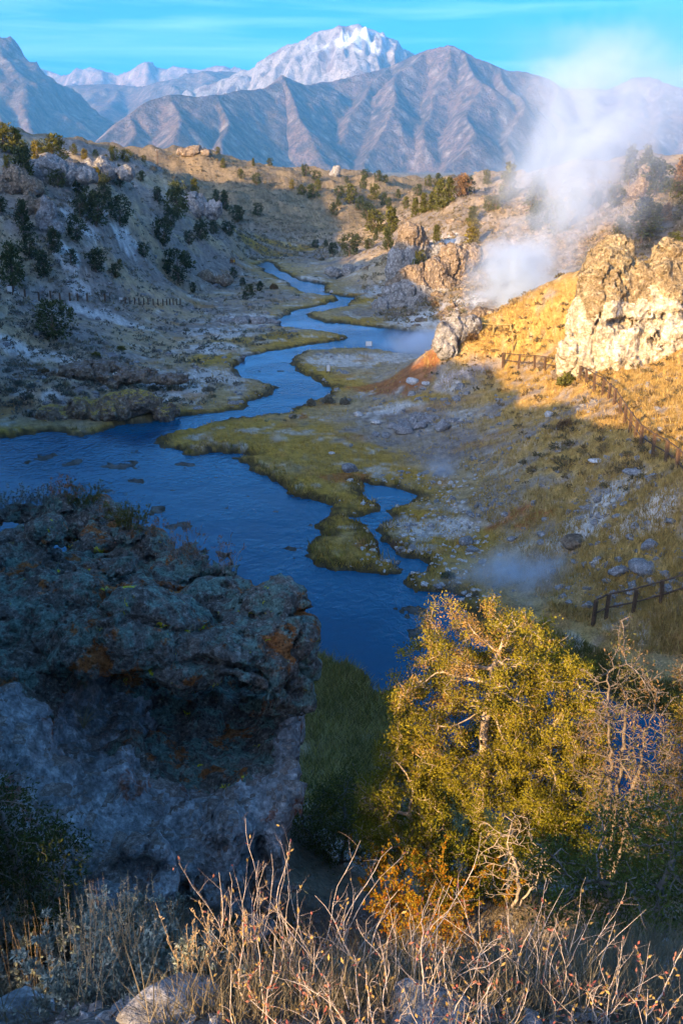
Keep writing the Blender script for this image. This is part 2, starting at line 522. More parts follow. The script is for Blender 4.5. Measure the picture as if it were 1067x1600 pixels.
def ground(x, y):
    """height of the terrain mesh at x, y"""
    x = np.atleast_1d(np.asarray(x, float)); y = np.atleast_1d(np.asarray(y, float))
    th = np.arctan2(x, y); lr = np.log(np.clip(np.hypot(x, y), RAD[0], RAD[-1]))
    i = np.clip(np.searchsorted(THETA, th) - 1, 0, len(THETA) - 2); j = np.clip(np.searchsorted(LR, lr) - 1, 0, len(RAD) - 2)
    a = (th - THETA[i]) / (THETA[i + 1] - THETA[i]); b = (lr - LR[j]) / (LR[j + 1] - LR[j])
    return (HG[i, j] * (1 - a) + HG[i + 1, j] * a) * (1 - b) + (HG[i, j + 1] * (1 - a) + HG[i + 1, j + 1] * a) * b

def pick(u, v, ymax=700, ymin=2.5):
    """first point of the terrain met along the line of sight through u, v; None if it is sky"""
    d = ray(u, v)
    ys = np.geomspace(ymin, ymax, 2400)
    P = np.array([0, 0, CAM_Z])[None] + d[None] * (ys / d[1])[:, None]
    g = ground(P[:, 0], P[:, 1])
    hit = np.nonzero(P[:, 2] < g)[0]
    if len(hit) == 0: return None
    p = P[hit[0]].copy(); p[2] = g[hit[0]]
    return p

def project(p):
    x, y, z = p[..., 0], p[..., 1], p[..., 2] - CAM_Z
    f = y * cos(PITCH) - z * sin(PITCH); up = y * sin(PITCH) + z * cos(PITCH)
    return UC + FPX * x / f, VC - FPX * up / f

# ---- ground colour (albedo) by place
def blob(x, y, lst):
    out = np.full(len(x), -9.0)
    for (u, v, ru, rv) in lst:
        c = pick(u, v, 400)
        if c is None: continue
        rng_ = np.hypot(c[1], CAM_Z - c[2]); a = ru / FPX * rng_
        e = pick(u, v - rv, 500); b = max(abs(e[1] - c[1]), a * 0.3) if e is not None else a
        b = min(b, a * 4)
        out = np.maximum(out, 1 - np.sqrt(((x - c[0]) / a) ** 2 + ((y - c[1]) / b) ** 2))
    return out

def ground_colors():
    x, y, h, d = GX, GY, GH, GD
    r = np.hypot(x, y); P2 = xy0(x, y)
    n1 = fbm(P2 * 0.06, 4, 0.6); n2 = fbm(P2 * 0.35 + 7, 4, 0.6); n3 = fbm(P2 * 1.6 + 3, 3, 0.6); n4 = fbm(P2 * 0.02 + 30, 3)
    C = np.empty((len(x), 3)); C[:] = (0.29, 0.245, 0.20)
    def put(col, w):
        w = np.clip(w, 0, 1)[:, None]; C[:] = C * (1 - w) + np.array(col) * w
    dry = (0.46, 0.335, 0.175); gold = (0.52, 0.32, 0.085); green = (0.44, 0.26, 0.036); pale = (0.66, 0.63, 0.57); rust = (0.36, 0.125, 0.03); scree = (0.36, 0.315, 0.265)
    put(dry, sstep(-0.3, 0.5, n1 + 0.6 * n2) * 0.75)
    put(scree, sstep(0.15, 0.6, n2 - 0.3 * n1) * 0.8)
    # middle hill: tan grass
    put((0.26, 0.19, 0.10), sstep(270, 330, r) * 0.85)
    # right slope: golden grass over grey scree
    right = sstep(9, 14, x - 0.0 * y) * sstep(38, 44, y) * sstep(104, 100, y)
    put(gold, right * sstep(-0.5, 0.2, n2 + 0.5 * n1 + 0.35 * sstep(3, 6.5, h)) * 0.95)
    put(scree, right * sstep(0.25, 0.55, n3 * 0.5 + n2 * 0.5) * 0.6)
    rb = sstep(8, 20, x) * sstep(104, 112, y) * sstep(300, 250, r)
    put((0.29, 0.215, 0.125), rb * 0.8 * sstep(-0.4, 0.3, n2))
    put((0.15, 0.125, 0.095), rb * sstep(0.1, 0.5, n3 + 0.4 * n2))
    # banks
    g = sstep(7.5, 2, d + 3.0 * n2) * (d > 0) * sstep(20, 30, r)
    put((0.44, 0.295, 0.10), g * 0.7)
    put(green, sstep(2.4, 0.6, d + 1.2 * n2) * (d > 0) * sstep(20, 30, r) * 0.85 * sstep(-0.35, 0.15, fbm(P2 * 0.12 + 51, 3)))
    put(gold, blob(x, y, [(430,668,170,26),(500,700,120,22),(560,712,90,16),(350,685,110,16),(620,735,80,14)]) * 2.5 * 0.5 * sstep(-.5, .3, n2))
    put(green, sstep(-0.05, 0.25, blob(x, y, [(400,680,160,26),(520,710,130,24),(560,740,100,18),(430,700,80,14),(620,740,60,10),(430,530,110,12),(330,560,40,14),(480,582,50,20),(520,600,60,14),(560,565,70,10),(545,870,80,22),(520,800,70,40),(470,760,70,22),(700,850,90,26),(730,880,70,22),(650,805,30,10),(700,600,40,14),(640,630,60,12),(560,470,70,6),(470,505,50,6),(450,530,90,8),(420,395,60,8),(450,385,60,7),(560,500,50,7)]) + 0.22 * n2 + 0.1 * n3) * 0.85)
    put(pale, sstep(0.0, 0.4, blob(x, y, [(340,590,80,16),(400,560,40,12),(530,565,60,12),(600,560,70,10),(680,825,70,16),(620,815,40,12),(400,500,80,12),(350,520,70,10),(620,640,60,10),(290,610,60,12),(140,490,50,10),(30,545,60,14),(100,560,60,8),(125,455,26,16),(10,450,26,10),(130,350,26,30),(590,455,40,12),(690,380,40,20),(700,600,26,20),(900,830,60,26),(960,770,50,26),(1020,800,50,30),(470,440,40,9),(330,545,60,10),(250,625,50,8),(200,590,40,8),(60,620,50,10),(180,500,60,8),(110,405,24,24),(200,380,24,24),(620,440,30,20),(660,500,60,16),(720,480,50,20)]) + 0.35 * n2 + 0.2 * n3) * 0.8)
    put(rust, sstep(0.0, 0.3, blob(x, y, [(640,588,56,16),(610,600,40,12),(800,805,40,10),(830,812,40,10),(600,858,50,12),(470,650,12,4),(540,745,50,9),(590,605,60,8)]) + 0.3 * n2 + 0.15 * n3) * 0.85)
    put((0.50, 0.40, 0.33), sstep(0.0, 0.35, blob(x, y, [(715,588,36,12),(690,605,22,9),(745,575,20,7)]) + 0.25 * n2) * 0.9)
    flat = sstep(3.2, 1.6, h) * (d > 0.6) * sstep(30, 40, r)
    put((0.20, 0.15, 0.07), flat * sstep(0.25, 0.55, n3 + 0.3 * n2) * 0.6)
    put((0.50, 0.46, 0.38), flat * sstep(0.3, 0.6, fbm(P2 * 0.22 + 60, 4, 0.65)) * 0.75)
    put((0.40, 0.20, 0.05), flat * sstep(0.35, 0.6, fbm(P2 * 0.15 + 90, 3, 0.6)) * 0.6)
    # wet margin, weed beds and creek bed
    put((0.045, 0.036, 0.022), sstep(1.3, 0.2, d + 0.5 * n3) * (d > -0.05) * 0.85)
    put((0.03, 0.035, 0.03), (d <= -0.02) * 1.0)
    put((0.055, 0.048, 0.028), (d <= -0.02) * sstep(0.1, 0.4, GW))
    put((0.16, 0.16, 0.15), (d <= -0.02) * sstep(0.55, 1.0, GW) * 0.8)
    # near ground on the bluff
    near = sstep(26, 14, r)
    put((0.19, 0.165, 0.14), near * 0.9); put((0.28, 0.215, 0.12), near * sstep(0, 0.6, n2) * 0.8); put((0.09, 0.075, 0.06), near * sstep(0.1, 0.6, n3) * 0.6)
    C *= (1 + 0.38 * n3[:, None] + 0.15 * n1[:, None])
    return np.clip(C, 0.01, 0.7)

def build_ground():
    nt, nr = _T.shape
    V = np.stack([GX, GY, GH], 1)
    i, j = np.meshgrid(np.arange(nt - 1), np.arange(nr - 1), indexing='ij')
    a = (i * nr + j).ravel(); Q = np.stack([a, a + 1, a + nr + 1, a + nr], 1)
    me = new_mesh('ground', V, Q[:, ::-1], True)
    set_col(me, ground_colors())
    k = NT('ground_earth'); c = k.attr('tint'); p = k.pos()
    f1 = k.noise(p, 1.3, 5, 0.7); f2 = k.noise(p, 9.0, 3, 0.65)
    v = k.math('MULTIPLY', k.rng(f1, 0.25, 0.75, 0.6, 1.4), k.rng(f2, 0.25, 0.75, 0.65, 1.35))
    col = k.mix(1.0, c, v, 'MULTIPLY')
    hgt = k.math('ADD', k.math('MULTIPLY', f1, 1.0), k.math('MULTIPLY', f2, 0.5))
    nb = k.bump(hgt, 0.8, 0.35)
    k.bsdf(col, 0.95, nb, 0.1)
    o = link('ground', me, k.m)
    tag(o, kind='structure')
    return o
build_ground()

# ---------------------------------------------------------------- water
def build_water():
    nx, ny = 90, 140
    xs = np.linspace(-70, 75, nx); ys = np.linspace(24, 290, ny)
    X, Y = np.meshgrid(xs, ys, indexing='ij')
    V = np.stack([X.ravel(), Y.ravel(), np.zeros(X.size)], 1)
    i, j = np.meshgrid(np.arange(nx - 1), np.arange(ny - 1), indexing='ij')
    a = (i * ny + j).ravel(); Q = np.stack([a, a + ny, a + ny + 1, a + 1], 1)
    me = new_mesh('creek_water', V, Q)
    k = NT('creek_water'); p = k.pos()
    mp = k.n('ShaderNodeMapping'); k.l(p, mp.inputs['Vector']); mp.inputs['Scale'].default_value = (1.0, 0.75, 1); mp.inputs['Rotation'].default_value = (0, 0, radians(25))
    f1 = k.noise(mp.outputs[0], 2.4, 3, 0.55, 0.6); f2 = k.noise(mp.outputs[0], 0.35, 3, 0.5, 0.5); f3 = k.noise(p, 0.13, 4, 0.5, 0.8)
    calm = k.rng(f3, 0.38, 0.62, 0.25, 1.0)
    hgt = k.math('ADD', k.math('MULTIPLY', f1, calm), k.math('MULTIPLY', f2, 0.5))
    col = k.mix(k.rng(f3, 0.35, 0.65), (0.003, 0.060, 0.125), (0.005, 0.088, 0.165))
    k.bsdf(col, 0.10, k.bump(hgt, 0.65, 0.14), 0.20, IOR=1.33)
    o = link('creek_water', me, k.m); tag(o, kind='structure')
build_water()

# ---------------------------------------------------------------- mountains
def seg_height(X, Y, ridges, warp):
    """ridge skeleton: height falls away from each ridge line; slope k per ridge"""
    x = X + warp[0]; y = Y + warp[1]
    H = np.full(X.shape, -1e9); D = np.zeros(X.shape)
    for pts, kk in ridges:
        pts = np.array(pts)
        for (ax, ay, az), (bx, by, bz) in zip(pts[:-1], pts[1:]):
            dx, dy = bx - ax, by - ay
            t = np.clip(((x - ax) * dx + (y - ay) * dy) / (dx * dx + dy * dy + 1e-6), 0, 1)
            d = np.hypot(x - ax - t * dx, y - ay - t * dy)
            z = az + (bz - az) * t
            q = z - kk * d; m = q > H; H[m] = q[m]; D[m] = kk * d[m]
    return H, D

MOUNT = NT('mountain_rock')
_c = MOUNT.attr('tint'); _p = MOUNT.pos()
_f1 = MOUNT.noise(_p, 0.02, 6, 0.65); _f2 = MOUNT.noise(_p, 0.07, 4, 0.7)
_v = MOUNT.math('MULTIPLY', MOUNT.rng(_f1, 0.3, 0.7, 0.75, 1.25), MOUNT.rng(_f2, 0.3, 0.7, 0.6, 1.4))
MOUNT.bsdf(MOUNT.mix(1.0, _c, _v, 'MULTIPLY'), 0.95, MOUNT.bump(MOUNT.math('ADD', _f1, MOUNT.math('MULTIPLY', _f2, 0.4)), 1.0, 20.0), 0.05)

def mountain(name, ridges, step, colf, rough=60, wl=700, label=None, margin=900, warp=90, spur=42, spw=420, crest=0.22):
    R = [([tuple(at_y(*p)) for p in pts], k) for pts, k in ridges]
    allp = np.array([p for pts, _ in R for p in pts])
    lo = allp.min(0) - margin; hi = allp.max(0) + margin
    xs = np.arange(lo[0], hi[0], step); ys = np.arange(max(lo[1], 3200), hi[1], step)
    X, Y = np.meshgrid(xs, ys, indexing='ij'); x, y = X.ravel(), Y.ravel()
    P2 = xy0(x, y)
    w = (warp * perlin(P2 / 500 + 2), warp * perlin(P2 / 500 + 31))
    H, drop = seg_height(x, y, R, w)
    rel = sstep(-50, 350, H) * (crest + (1 - crest) * sstep(0, 160, drop))
    H = H + rough * (ridged(P2 / wl + 5, 5, 0.55) - 0.75) * (0.1 + 0.9 * rel)
    sx = x + 0.18 * y * np.sin(x / 2600) + 160 * perlin(P2 / 700 + 77)
    H = H + spur * (ridged(np.stack([sx / spw, y / (8 * spw), 0 * x], 1), 3, 0.5) - 0.7) * sstep(0, 250, H) * sstep(0, 130, drop)
    n = fbm(P2 / 90, 3, 0.6)
    H = H + 0.10 * rough * n * sstep(-50, 350, H)
    V = np.stack([x, y, np.maximum(H, -25)], 1)
    nx, ny = X.shape
    i, j = np.meshgrid(np.arange(nx - 1), np.arange(ny - 1), indexing='ij')
    a = (i * ny + j).ravel(); Q = np.stack([a, a + ny, a + ny + 1, a + 1], 1)
    keep = (H[Q] > -24).any(1)
    Q = Q[keep]
    me = new_mesh(name, V, Q)
    gx, gy = np.gradient(H.reshape(X.shape), step)
    slope = np.hypot(gx, gy).ravel()
    set_col(me, colf(x, y, H, slope, P2))
    o = link(name, me, MOUNT.m); tag(o, kind='structure')
    return o

def c_brown(x, y, H, sl, P):
    n = fbm(P / 350, 4, 0.6); m = fbm(P / 60 + 9, 3, 0.65)
    C = np.array((0.175, 0.112, 0.080))[None] * np.ones((len(x), 1))
    w = sstep(0.0, 0.5, n)[:, None]; C = C * (1 - w) + np.array((0.12, 0.080, 0.058)) * w
    w = (sstep(0.25, 0.6, m) * sstep(0.35, 0.6, sl))[:, None] * 0.8; C = C * (1 - w) + np.array((0.27, 0.22, 0.18)) * w
    w = sstep(0.1, 0.5, -m)[:, None] * 0.6 ; C = C * (1 - w) + np.array((0.05, 0.045, 0.036)) * w
    return np.clip(C, 0.02, 0.7)
def c_white(x, y, H, sl, P):
    n = fbm(P / 300, 4, 0.6); m = fbm(P / 70 + 9, 3, 0.65)
    C = np.array((0.36, 0.30, 0.255))[None] * np.ones((len(x), 1))
    w = sstep(0.15, 0.45, n)[:, None]; C = C * (1 - w) + np.array((0.22, 0.15, 0.12)) * w
    w = sstep(0.1, 0.5, -m)[:, None] * 0.5; C = C * (1 - w) + np.array((0.19, 0.15, 0.125)) * w
    sn = (sstep(0.35, 0.15, np.abs(perlin(P / np.array([120, 260, 1]) + 3))) * sstep(0.25, 0.5, perlin(P / 500 + 8)) * sstep(800, 1000, H))[:, None] * 0.9
    C = C * (1 - sn) + np.array((0.7, 0.72, 0.75)) * sn
    return np.clip(C, 0.02, 0.85)
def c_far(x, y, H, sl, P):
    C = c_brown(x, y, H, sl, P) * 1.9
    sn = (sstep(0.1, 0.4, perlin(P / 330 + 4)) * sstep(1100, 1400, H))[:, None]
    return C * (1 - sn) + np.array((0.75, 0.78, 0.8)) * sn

mountain('mountain_peak', [
    ([(270,165,9300),(310,142,9300),(345,128,9200),(380,110,9150),(430,82,9100),(470,62,9050),(500,50,9000),(530,42,9000),(555,37,9000),(580,48,9100),(600,58,9200),(640,84,9300),(680,104,9400),(740,130,9500)], 0.95),
    ([(555,37,9000),(548,70,8700),(560,110,8300),(570,140,8000)], 0.85),
    ([(530,42,9000),(505,80,8700),(480,125,8350),(470,160,8000)], 1.0), ([(500,50,9000),(465,95,8650),(440,140,8300)], 1.0),
    ([(470,62,9050),(430,110,8650),(415,150,8300)], 1.0), ([(430,82,9100),(395,125,8700),(380,160,8400)], 1.0), ([(380,110,9150),(350,145,8750),(345,165,8500)], 1.0),
    ([(345,128,9200),(320,155,8900)], 1.0)], 17, c_white, rough=55, wl=420, margin=800, warp=70, spur=75, spw=230, crest=0.45)
mountain('mountain_massif', [
    ([(430,140,6200),(445,118,6150),(480,135,6300),(520,128,6700),(560,118,6850),(600,105,6950),(650,85,6900),(690,72,6850),(715,80,6850),(740,92,6850),(770,103,6900),(800,112,6950),(830,113,7000),(860,128,7000),(890,150,6900),(940,180,6600),(1000,215,6300)], 0.84),
    ([(650,85,6900),(625,120,6450),(600,175,5950),(575,230,5550),(560,262,5300)], 0.80),
    ([(600,105,6950),(570,150,6400),(540,190,5950),(520,235,5600)], 0.84),
    ([(715,80,6850),(735,130,6350),(738,190,5850),(720,245,5450),(705,272,5200)], 0.84),
    ([(690,72,6850),(690,120,6500),(670,175,6100),(660,230,5700)], 0.9),
    ([(780,105,6900),(800,150,6400),(805,210,5900),(790,262,5450)], 0.84),
    ([(860,128,7000),(880,175,6500),(890,225,6000),(900,265,5600)], 0.84),
    ([(445,118,6150),(455,160,5800),(490,205,5500),(500,250,5250)], 0.84),
    ([(445,118,6150),(420,160,5800),(400,215,5500)], 0.84)], 13, c_brown, rough=40, wl=900, margin=900, warp=110, spur=24, spw=520)
mountain('mountain_foothill', [
    ([(105,242,4700),(130,226,4760),(175,195,4900),(225,165,5050),(255,150,5150),(270,148,5200),(300,152,5300),(335,150,5450),(370,142,5650),(405,138,5900),(445,122,6100)], 0.80),
    ([(262,149,5180),(272,185,4900),(262,220,4600),(245,255,4300)], 0.74),
    ([(335,150,5450),(350,195,5100),(350,240,4700)], 0.8),
    ([(200,180,4980),(195,215,4750),(180,250,4450)], 0.74)], 12, c_brown, rough=26, wl=700, margin=700, warp=80, spur=20, spw=480)
mountain('mountain_shoulder', [
    ([(-200,-60,7000),(-100,0,6900),(-40,40,6850),(0,62,6800),(25,88,6850),(50,112,6900),(75,140,6950),(100,168,7000),(135,212,7050),(170,250,7100)], 0.85),
    ([(0,62,6800),(20,120,6300),(50,190,5800),(70,250,5400)], 0.8),
    ([(-40,40,6850),(-30,120,6200),(0,200,5600)], 0.8)], 22, c_brown, rough=70, wl=600, margin=900)
mountain('mountain_ridge', [
    ([(40,150,10500),(80,142,10500),(110,135,10500),(140,134,10400),(180,133,10400),(215,135,10300),(250,127,10200),(290,118,10200),(320,110,10300),(360,112,10500)], 0.55),
    ([(180,133,10400),(170,170,9500),(150,210,8600)], 0.6), ([(250,127,10200),(255,170,9400),(240,210,8600)], 0.6)], 30, c_brown, rough=70, wl=800, margin=1500)
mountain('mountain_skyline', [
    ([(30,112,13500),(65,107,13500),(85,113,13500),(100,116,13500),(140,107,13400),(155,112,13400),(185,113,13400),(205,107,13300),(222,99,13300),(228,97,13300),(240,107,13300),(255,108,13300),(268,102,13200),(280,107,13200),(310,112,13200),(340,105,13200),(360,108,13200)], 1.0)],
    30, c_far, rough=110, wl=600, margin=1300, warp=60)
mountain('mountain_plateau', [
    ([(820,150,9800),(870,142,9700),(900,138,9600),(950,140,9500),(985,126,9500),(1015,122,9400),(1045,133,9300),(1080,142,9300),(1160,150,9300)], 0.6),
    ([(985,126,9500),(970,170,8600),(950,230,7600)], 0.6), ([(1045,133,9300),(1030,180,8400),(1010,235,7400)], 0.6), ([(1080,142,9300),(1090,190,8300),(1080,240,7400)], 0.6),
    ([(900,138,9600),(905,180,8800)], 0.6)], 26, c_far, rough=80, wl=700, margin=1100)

def build_haze():
    lo = np.array([-9000, -600, -40.0]); hi = np.array([9000, 16500, 1660.0])
    V = np.array([[x, y, z] for x in (lo[0], hi[0]) for y in (lo[1], hi[1]) for z in (lo[2], hi[2])])
    F = [(0, 1, 3, 2), (4, 6, 7, 5), (0, 4, 5, 1), (2, 3, 7, 6), (0, 2, 6, 4), (1, 5, 7, 3)]
    me = new_mesh('haze', V, np.array(F), False)
    k = NT('haze_air')
    v = k.n('ShaderNodeVolumePrincipled')
    v.inputs['Color'].default_value = (0.14, 0.50, 0.90, 1)
    v.inputs['Density'].default_value = 7.0e-5
    v.inputs['Anisotropy'].default_value = 0.0
    k.l(v.outputs[0], k.out.inputs['Volume'])
    o = link('haze', me, k.m); tag(o, 'pale blue air haze over the whole valley', 'haze', kind='stuff')
build_haze()

# ---------------------------------------------------------------- rock
def rock_material(name, a, b, c, scale=1.0, lichen=None, bump=1.0, bd=0.08, pits=False):
    k = NT(name); p = k.pos()
    f1 = k.noise(p, 1.1 * scale, 5, 0.65, 0.4); f2 = k.noise(p, 5.5 * scale, 5, 0.7); vo = k.voro(p, 6.5 * scale)
    col = k.mix(k.rng(f1, 0.40, 0.60), a, b)
    col = k.mix(k.rng(f2, 0.52, 0.70), col, c)
    if lichen:
        for (lc, sc_, lo, hi, amt) in lichen:
            n = k.noise(p, sc_, 5, 0.72, 0.3)
            col = k.mix(k.rng(n, lo, hi, 0, amt), col, lc)
    f3 = k.noise(p, 17.0 * scale, 3, 0.65)
    col = k.mix(1.0, col, k.math('MULTIPLY', k.rng(f2, 0.3, 0.7, 0.55, 1.45), k.rng(f3, 0.3, 0.7, 0.6, 1.4)), 'MULTIPLY')
    pit = k.rng(vo, 0.05, 0.30, 0.35, 1.0)
    col = k.mix(1.0, col, pit, 'MULTIPLY') if pits else col
    hgt = k.math('ADD', k.math('MULTIPLY', f2, 1.0), k.math('MULTIPLY', vo, 0.5))
    k.bsdf(col, 0.93, k.bump(hgt, bump, bd), 0.12)
    return k.m

M_TUFA = rock_material('dark_tufa', (0.12, 0.105, 0.085), (0.21, 0.18, 0.145), (0.32, 0.30, 0.25), 1.5, bump=1.0, bd=0.16, pits=True,
    lichen=[((0.18, 0.28, 0.225), 2.1, 0.49, 0.57, 0.8), ((0.36, 0.115, 0.02), 1.0, 0.555, 0.605, 0.85), ((0.70, 0.68, 0.03), 1.6, 0.645, 0.67, 0.95)])
M_PALEWALL = rock_material('pale_ash_wall', (0.33, 0.34, 0.335), (0.23, 0.235, 0.225), (0.44, 0.445, 0.43), 0.8, bump=1.0, bd=0.16,
    lichen=[((0.13, 0.115, 0.10), 0.9, 0.50, 0.70, 0.85), ((0.26, 0.08, 0.03), 1.2, 0.60, 0.66, 0.8), ((0.50, 0.53, 0.53), 2.9, 0.60, 0.68, 0.8)])
M_SOIL = rock_material('ledge_soil', (0.19, 0.155, 0.13), (0.25, 0.205, 0.17), (0.33, 0.30, 0.27), 2.0, bump=0.8, bd=0.05)
M_GOLDROCK = rock_material('tan_tufa', (0.38, 0.29, 0.15), (0.30, 0.215, 0.11), (0.46, 0.37, 0.23), 0.42, bump=1.0, bd=0.45, pits=True,
    lichen=[((0.16, 0.12, 0.075), 0.9, 0.58, 0.68, 0.6)])
M_CREAM = rock_material('cream_tuff', (0.56, 0.48, 0.34), (0.44, 0.35, 0.22), (0.64, 0.58, 0.46), 0.36, bump=0.9, bd=0.40,
    lichen=[((0.30, 0.24, 0.16), 0.55, 0.56, 0.66, 0.75), ((0.20, 0.16, 0.11), 1.4, 0.62, 0.70, 0.6)])
M_GREYROCK = rock_material('grey_rock', (0.20, 0.185, 0.165), (0.30, 0.285, 0.26), (0.37, 0.36, 0.33), 0.5, bump=0.9, bd=0.25,
    lichen=[((0.09, 0.08, 0.07), 0.8, 0.55, 0.65, 0.7)])
M_TANROCK = rock_material('brown_rock', (0.27, 0.20, 0.13), (0.20, 0.15, 0.105), (0.36, 0.29, 0.20), 0.4, bump=1.0, bd=0.4,
    lichen=[((0.42, 0.42, 0.40), 0.35, 0.60, 0.68, 0.7)])
M_BOULDER = rock_material('boulder_stone', (0.19, 0.18, 0.17), (0.27, 0.26, 0.25), (0.36, 0.35, 0.33), 1.6, bump=0.8, bd=0.06)
M_WHITEROCK = rock_material('white_stone', (0.50, 0.48, 0.44), (0.40, 0.37, 0.33), (0.60, 0.58, 0.55), 1.4, bump=0.8, bd=0.06)

M_MOSS = rock_material('dry_moss', (0.40, 0.27, 0.06), (0.30, 0.21, 0.05), (0.46, 0.36, 0.16), 1.5, bump=0.9, bd=0.10)

def sdf_rock(name, lo, hi, h, func, mat, parent=None, band=1.2, noise=None, extra_mats=None, matf=None):
    X, Y, Z = grid_pts(lo, hi, h)
    F = func(X, Y, Z).astype(np.float32)
    if noise is not None:
        k = np.abs(F) < band
        P = np.stack([X[k], Y[k], Z[k]], 1)
        F[k] += noise(P)
    F[0], F[-1], F[:, 0], F[:, -1], F[:, :, 0], F[:, :, -1] = (np.maximum(a, 0.01) for a in (F[0], F[-1], F[:, 0], F[:, -1], F[:, :, 0], F[:, :, -1]))
    V, Q = surface_nets(F, lo, h)
    me = new_mesh(name, V, Q, True)
    o = link(name, me, mat, parent)
    if matf is not None:
        for m in extra_mats: me.materials.append(m)
        c = V[Q].mean(1)
        nn = np.cross(V[Q[:, 2]] - V[Q[:, 0]], V[Q[:, 3]] - V[Q[:, 1]]); nn /= np.linalg.norm(nn, axis=1, keepdims=True) + 1e-9
        me.polygons.foreach_set('material_index', matf(c, nn).astype(np.int32))
    return o

# ---- the overhanging tufa cliff in the near left
def tufa_noise(P):
    a = 0.50 * fbm(P * 0.62 + 4, 2, 0.5) + 0.30 * sstep(0.10, 0.0, np.abs(perlin(P * np.array([0.55, 0.55, 0.9]) + 9)))
    w1, w2 = worley(P * np.array([1.5, 1.5, 1.9]) + 3)
    v1, v2 = worley(P * 3.9 + 1.5)
    sel = sstep(-0.1, 0.25, perlin(P * 0.8 + 20))
    pits = 0.26 * sstep(0.42, 0.10, w1) * sel + 0.15 * sstep(0.42, 0.12, v1)      # hollows eaten into the rock
    crack = 0.12 * sstep(0.10, 0.0, w2 - w1)
    knob = 0.15 * sstep(0.75, 0.2, v1) * (1 - sel) + 0.14 * np.abs(perlin(P * 1.3 + 2)) + 0.10 * np.abs(perlin(P * 2.9 + 8))
    return a + pits + crack - knob + 0.05 * perlin(P * 7.5) + 0.16

def cliff_cap(X, Y, Z):
    # block whose plan is bounded on the right by a slanting rim, top sloping gently left and back
    rim = -1.0 + 0.0 * Y
    back = np.interp(X, [-12, -6.6, -4.6, -3.2, -1.9, -0.4], [27.6, 26.6, 23.6, 21.6, 19.6, 17.6])
    front = np.interp(X, [-12, -8, -5.6, -4.3, -2.6, -1.2, -0.4], [14.6, 15.0, 15.6, 16.2, 16.4, 16.6, 17.3])
    top = np.interp(Y, [14.5, 16.3, 17.5, 19, 22, 27], [13.3, 13.8, 13.95, 13.85, 13.4, 12.9]) + 0.05 * np.sin(X * 1.7)
    bot = np.interp(X, [-12, -5.4, -4.0, -2, -0.4], [12.3, 12.8, 12.75, 12.5, 12.3])
    d = smax(X - rim, smax(Y - back, front - Y, 0.5), 0.5)
    f = smax(d * 0.8, smax(Z - top, bot - Z, 0.4), 0.55)
    # overhanging nose at the right, lumps along the rim
    for c, r in [((-1.30, 17.4, 13.15), (0.95, 1.0, 0.95)), ((-1.55, 18.3, 13.45), (0.95, 0.9, 0.65)), ((-2.6, 19.2, 13.55), (0.9, 0.9, 0.55)), ((-3.8, 21.0, 13.3), (1.0, 0.9, 0.7)), ((-5.1, 22.8, 13.2), (1.1, 0.9, 0.8)),
                 ((-6.8, 25.3, 13.0), (1.4, 1.2, 0.9)), ((-3.4, 17.0, 13.6), (1.3, 1.0, 0.9)), ((-5.4, 19.0, 13.9), (1.2, 0.9, 0.55)), ((-2.2, 16.8, 13.1), (1.2, 0.8, 0.9)), ((-6.9, 21.4, 13.7), (1.2, 1.0, 0.7)), ((-4.8, 16.6, 13.3), (1.0, 0.7, 0.7))]:
        f = smin(f, ell(X, Y, Z, c, r), 0.35)
    # hollows: the two caves under the cap, pockets along the top
    for c, r in [((-4.45, 17.0, 12.75), (0.85, 2.3, 0.72)), ((-3.3, 17.0, 12.35), (1.1, 2.4, 0.62)), ((-2.1, 17.2, 12.25), (0.95, 2.3, 0.66)), ((-5.9, 17.0, 14.0), (1.1, 0.7, 0.45)), ((-3.9, 18.9, 14.45), (1.7, 0.7, 0.55)),
                 ((-2.2, 18.0, 14.75), (0.8, 0.5, 0.5)), ((-6.2, 20.2, 14.4), (0.9, 0.6, 0.55)), ((-5.6, 22.0, 14.2), (1.0, 0.6, 0.45)), ((-0.55, 16.75, 12.75), (0.35, 0.4, 0.25)), ((-5.0, 20.4, 14.5), (0.5, 0.4, 0.5)), ((-4.3, 17.6, 14.5), (1.2, 0.4, 0.35))]:
        f = smax(f, -ell(X, Y, Z, c, r), 0.22)
    return f

def ledge_z(X):
    # top of the sloping ledge below the overhang, along the foot of the cap
    return np.interp(X, [-10, -5.8, -4.3, -3.4, -2.2, -1.2, -0.6], [14.2, 13.2, 12.05, 11.55, 11.35, 11.5, 11.7])

